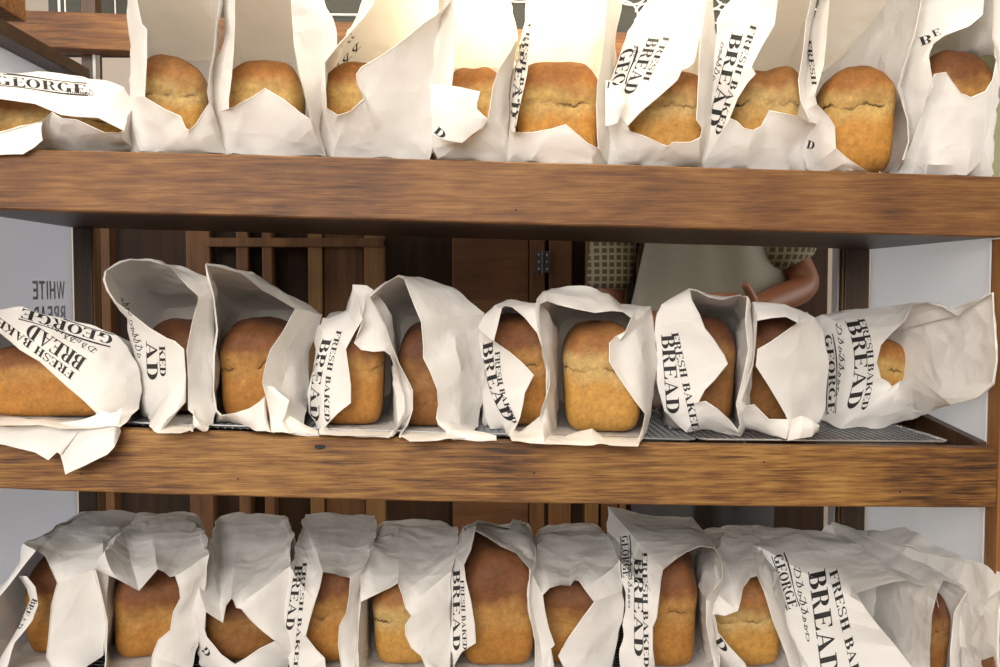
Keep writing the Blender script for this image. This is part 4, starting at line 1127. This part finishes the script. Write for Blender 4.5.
bag('B', 'white bag with an arched pointed mouth over the largest loaf of the lowest shelf',
    [(475, 530.5, 477, 519.5, .2), (474, 537, 466, 528, .18), (471, 550, 458, 540, .16), (464, 565, 455, 555), (466, 580, 452, 580), (471, 600, 452, 605), (475, 625, 451, 630), (476, 643, 450, 645), (462, 652, 452, 655), (454, 665, 453, 668), (460, 690, 455, 700), (500, 692, 500, 705),
     (530, 690, 545, 700), (535, 665, 546, 670), (535, 640, 543, 640), (531, 620, 536, 620), (528.5, 600, 532, 598), (530, 570, 534, 565), (516, 553, 534, 548, .16), (500, 546, 520, 533, .18), (487, 537, 495, 523, .2)],
    loaf=dict(x=(458, 536), y=548, Y=.147, tone='brown', crack=.45, cracked=.15, label='largest loaf of the lowest shelf, browned top fading to gold, under an arched mouth'),
    prints=[('word', 'BREAD', 453, 570, 0, 82, 7, -1), ('word', 'FRESH BAKED', 460, 580, 3, 70, 4, 0)])
bag('B', 'white bag with a heart-shaped torn opening, right of centre on the lowest shelf',
    [(570, 586, 570, 530), (560, 585, 548, 535), (550, 588, 537, 545), (543, 595, 531, 570), (545, 610, 529, 595), (549, 628, 531, 620), (555, 645, 535, 645), (551, 648, 538, 665), (557, 680, 545, 700), (575, 690, 590, 700), (562, 664, 612, 672), (558, 656, 616, 650),
     (568, 638, 620, 628), (582, 618, 623, 605), (594, 602, 624, 590), (585, 590, 620, 560), (579, 581, 613, 542), (574, 580, 600, 530)],
    loaf=dict(x=(538, 612), y=574, Y=.162, tone='brown', crack=.5, label='brown loaf inside the heart-shaped tear on the lowest shelf'))
bag('B', 'white bag with a large curled right lip and lettered left side, lowest shelf',
    [(676, 559, 655, 516), (663, 570, 609, 508), (661, 580, 606, 530), (659, 600, 618, 560), (657, 618, 624, 590), (653, 627, 624, 620), (653, 650, 621, 650), (657, 680, 622, 700), (690, 690, 690, 700), (716, 680, 722, 700), (711, 650, 718, 650), (706, 625, 714, 625),
     (706, 600, 714, 605), (713, 590, 718, 592, .09), (722, 578, 723.5, 580, .09), (722, 562, 723, 562, .09), (714, 548, 716, 546, .1), (700, 546, 704, 530), (686, 552, 692, 517)],
    loaf=dict(x=(637, 698), y=556, Y=.152, tone='brown', crack=.55, label='loaf with a split band beside the large curled lip on the lowest shelf'),
    prints=[('word', 'BREAD', 634, 557, 0, 100, 9, 1), ('word', 'FRESH BAKED', 642, 552, 2, 116, 5, 0), ('emblem', 'GEORGE', 621, 536, 2, 42, 7, -1), ('script', 'abcdefgh', 628, 548, 0, 60, 4, 0)])
bag('B', 'white bag with a drooping rounded flap over its loaf, lowest shelf',
    [(757, 576, 750, 525), (750, 578, 738, 524), (743, 588, 725, 532), (741, 600, 718, 548), (738, 611, 712, 590), (725, 616, 710, 600), (714, 614, 709, 612), (718, 632, 712, 630), (730, 647, 718, 655), (745, 663, 728, 675), (755, 690, 750, 700), (780, 695, 795, 705),
     (792, 675, 806, 680), (785, 652, 796, 655), (773, 622, 785, 620), (764, 592, 775, 588), (760, 583, 765, 560), (758, 578, 757, 535)],
    loaf=dict(x=(712, 786), y=572, Y=.157, tone='tan', crack=.55, lean=-6, label='tan loaf under a drooping rounded flap on the lowest shelf'),
    prints=[('word', 'D', 714, 640, 10, 14, 6, -4)])
bag('B', 'large white bag with the boldest black lettering on a tilted left face, lowest shelf',
    [(907, 580, 895, 573), (893, 582, 870, 552), (875, 587, 835, 534), (857, 593, 815, 530), (862, 603, 758, 547, .11, .25), (870, 615, 766, 575, .10, .21), (883, 631, 776, 603, .09, .18), (897, 647, 790, 635, .09, .16), (913, 668, 808, 667, .08, .14), (920, 690, 820, 700),
     (932, 680, 935, 700), (932, 650, 934, 652), (935, 643, 936, 644), (940, 639, 941, 640), (939, 610, 940, 610), (936, 598, 937, 598), (937, 586, 938, 585), (925, 586, 934, 575), (915, 584, 920, 577)],
    loafx=(800, 850), dr=.08, rearx=.50,
    prints=[('word', 'BREAD', 808, 572, 14, 106, 17, -4), ('word', 'FRESH BAKED', 829, 572, 30, 134, 8, -4), ('script', 'abcdefgh', 793, 566, 14, 76, 6, -2), ('emblem', 'GEORGE', 773, 556, 16, 54, 9, -3)])
bag('B', 'second last bag on the lowest shelf, its mouth a dark vertical slit',
    [(951, 583, 950, 577), (943, 580, 915, 556), (938, 590, 870, 531), (932, 615, 832, 523), (930, 650, 850, 620, .05, .3), (930, 690, 880, 700, .05, .25), (950, 695, 960, 700, .05, .07), (950, 650, 960, 655, .05, .07), (954, 612, 962, 618, .05, .07), (966, 592, 967, 592, .03, .05), (960, 586, 962, 582, .05, .08)],
    loaf=dict(x=(924, 952), y=588, Y=.075, fan=0, noclear=True, ln=.16, tone='dark', label='dark loaf in the vertical slit of the second last bag on the lowest shelf'), dr=.05, rearx=.655, rearw=.05)
bag('B', 'white bag at the right end of the lowest shelf beside the corner post',
    [(1004, 588, 1003, 572, -.02, -.016), (990, 597, 975, 562, .0, .04), (985, 610, 940, 546, .005, .14), (978, 623, 905, 527, .015, .25), (972, 636, 946, 596, .03, .2), (972, 646, 946, 622, .03, .2), (978, 658, 948, 655, .03, .2), (990, 680, 970, 700, .0, .06), (1000, 690, 1003, 700, -.02, -.01), (996, 650, 999, 650, -.02, -.014), (997, 612, 1000, 605, -.02, -.016)],
    loafx=(900, 960), rearx=.68, rearw=.03)

FAN = .65
GRP = {'T': 'top', 'M': 'middle', 'B': 'lowest'}
for bi, (row, label, st, k) in enumerate(BAGS):
    lf = k.pop('loaf', None); seed = bi + 1
    lx = k.pop('loafx', lf['x'] if lf else None)
    ly = box = None
    if lf:
        Y = lf['Y']; x0, x1 = lf['x']; ln = lf.get('ln', .205)
        dx = .01 if lf.get('side') else .025
        a = P(x0, 300, Y + dx).x; b = P(x1, 300, Y + dx).x; cx = (a + b) / 2; cz = REST[row](cx) + .0012
        top = P(x1 if lf.get('side') else (x0 + x1) / 2, lf['y'], Y + .035).z; h = top - cz
        if lf.get('side'):
            q = make_loaf('bread_loaf', b, Y + .055, cz, .105, b - a, h, seed, lf['tone'], yaw=90, cracked=lf.get('cracked', .8), crackz=lf.get('crack', .6))
        else:
            q = make_loaf('bread_loaf', cx, Y, cz, (b - a) * 1.02, ln, h, seed, lf['tone'], yaw=lf.get('yaw', lf.get('fan', FAN) * math.degrees(math.atan(((x0 + x1) / 2 - 470) / F)) * -1), lean=lf.get('lean', 0), cracked=lf.get('cracked', 1.0 if row == 'T' else (.8 if seed % 3 else .6)), crackz=lf.get('crack', .62))
        tag(q, lf['label'], 'bread', 'loaves in the bags on the %s shelf' % GRP[row])
        if not lf.get('yaw') and not lf.get('noclear'):
            bpy.context.view_layer.update()
            mw = q.matrix_world.copy(); vs = [v.co for v in q.data.vertices]; m = .0025
            box = (min(v.x for v in vs) - m, max(v.x for v in vs) + m, min(v.y for v in vs) - m, max(v.y for v in vs) + m, max(v.z for v in vs) + m, mw, mw.inverted())
        ly = (abs(b - a), Y, lf['y'], bool(lf.get('side') or lf.get('yaw')))
    o = make_bag(row, st, seed, lx, loafy=ly, box=box, **k)
    tag(o, label, 'bread bag', 'paper bags of bread on the %s shelf' % GRP[row])
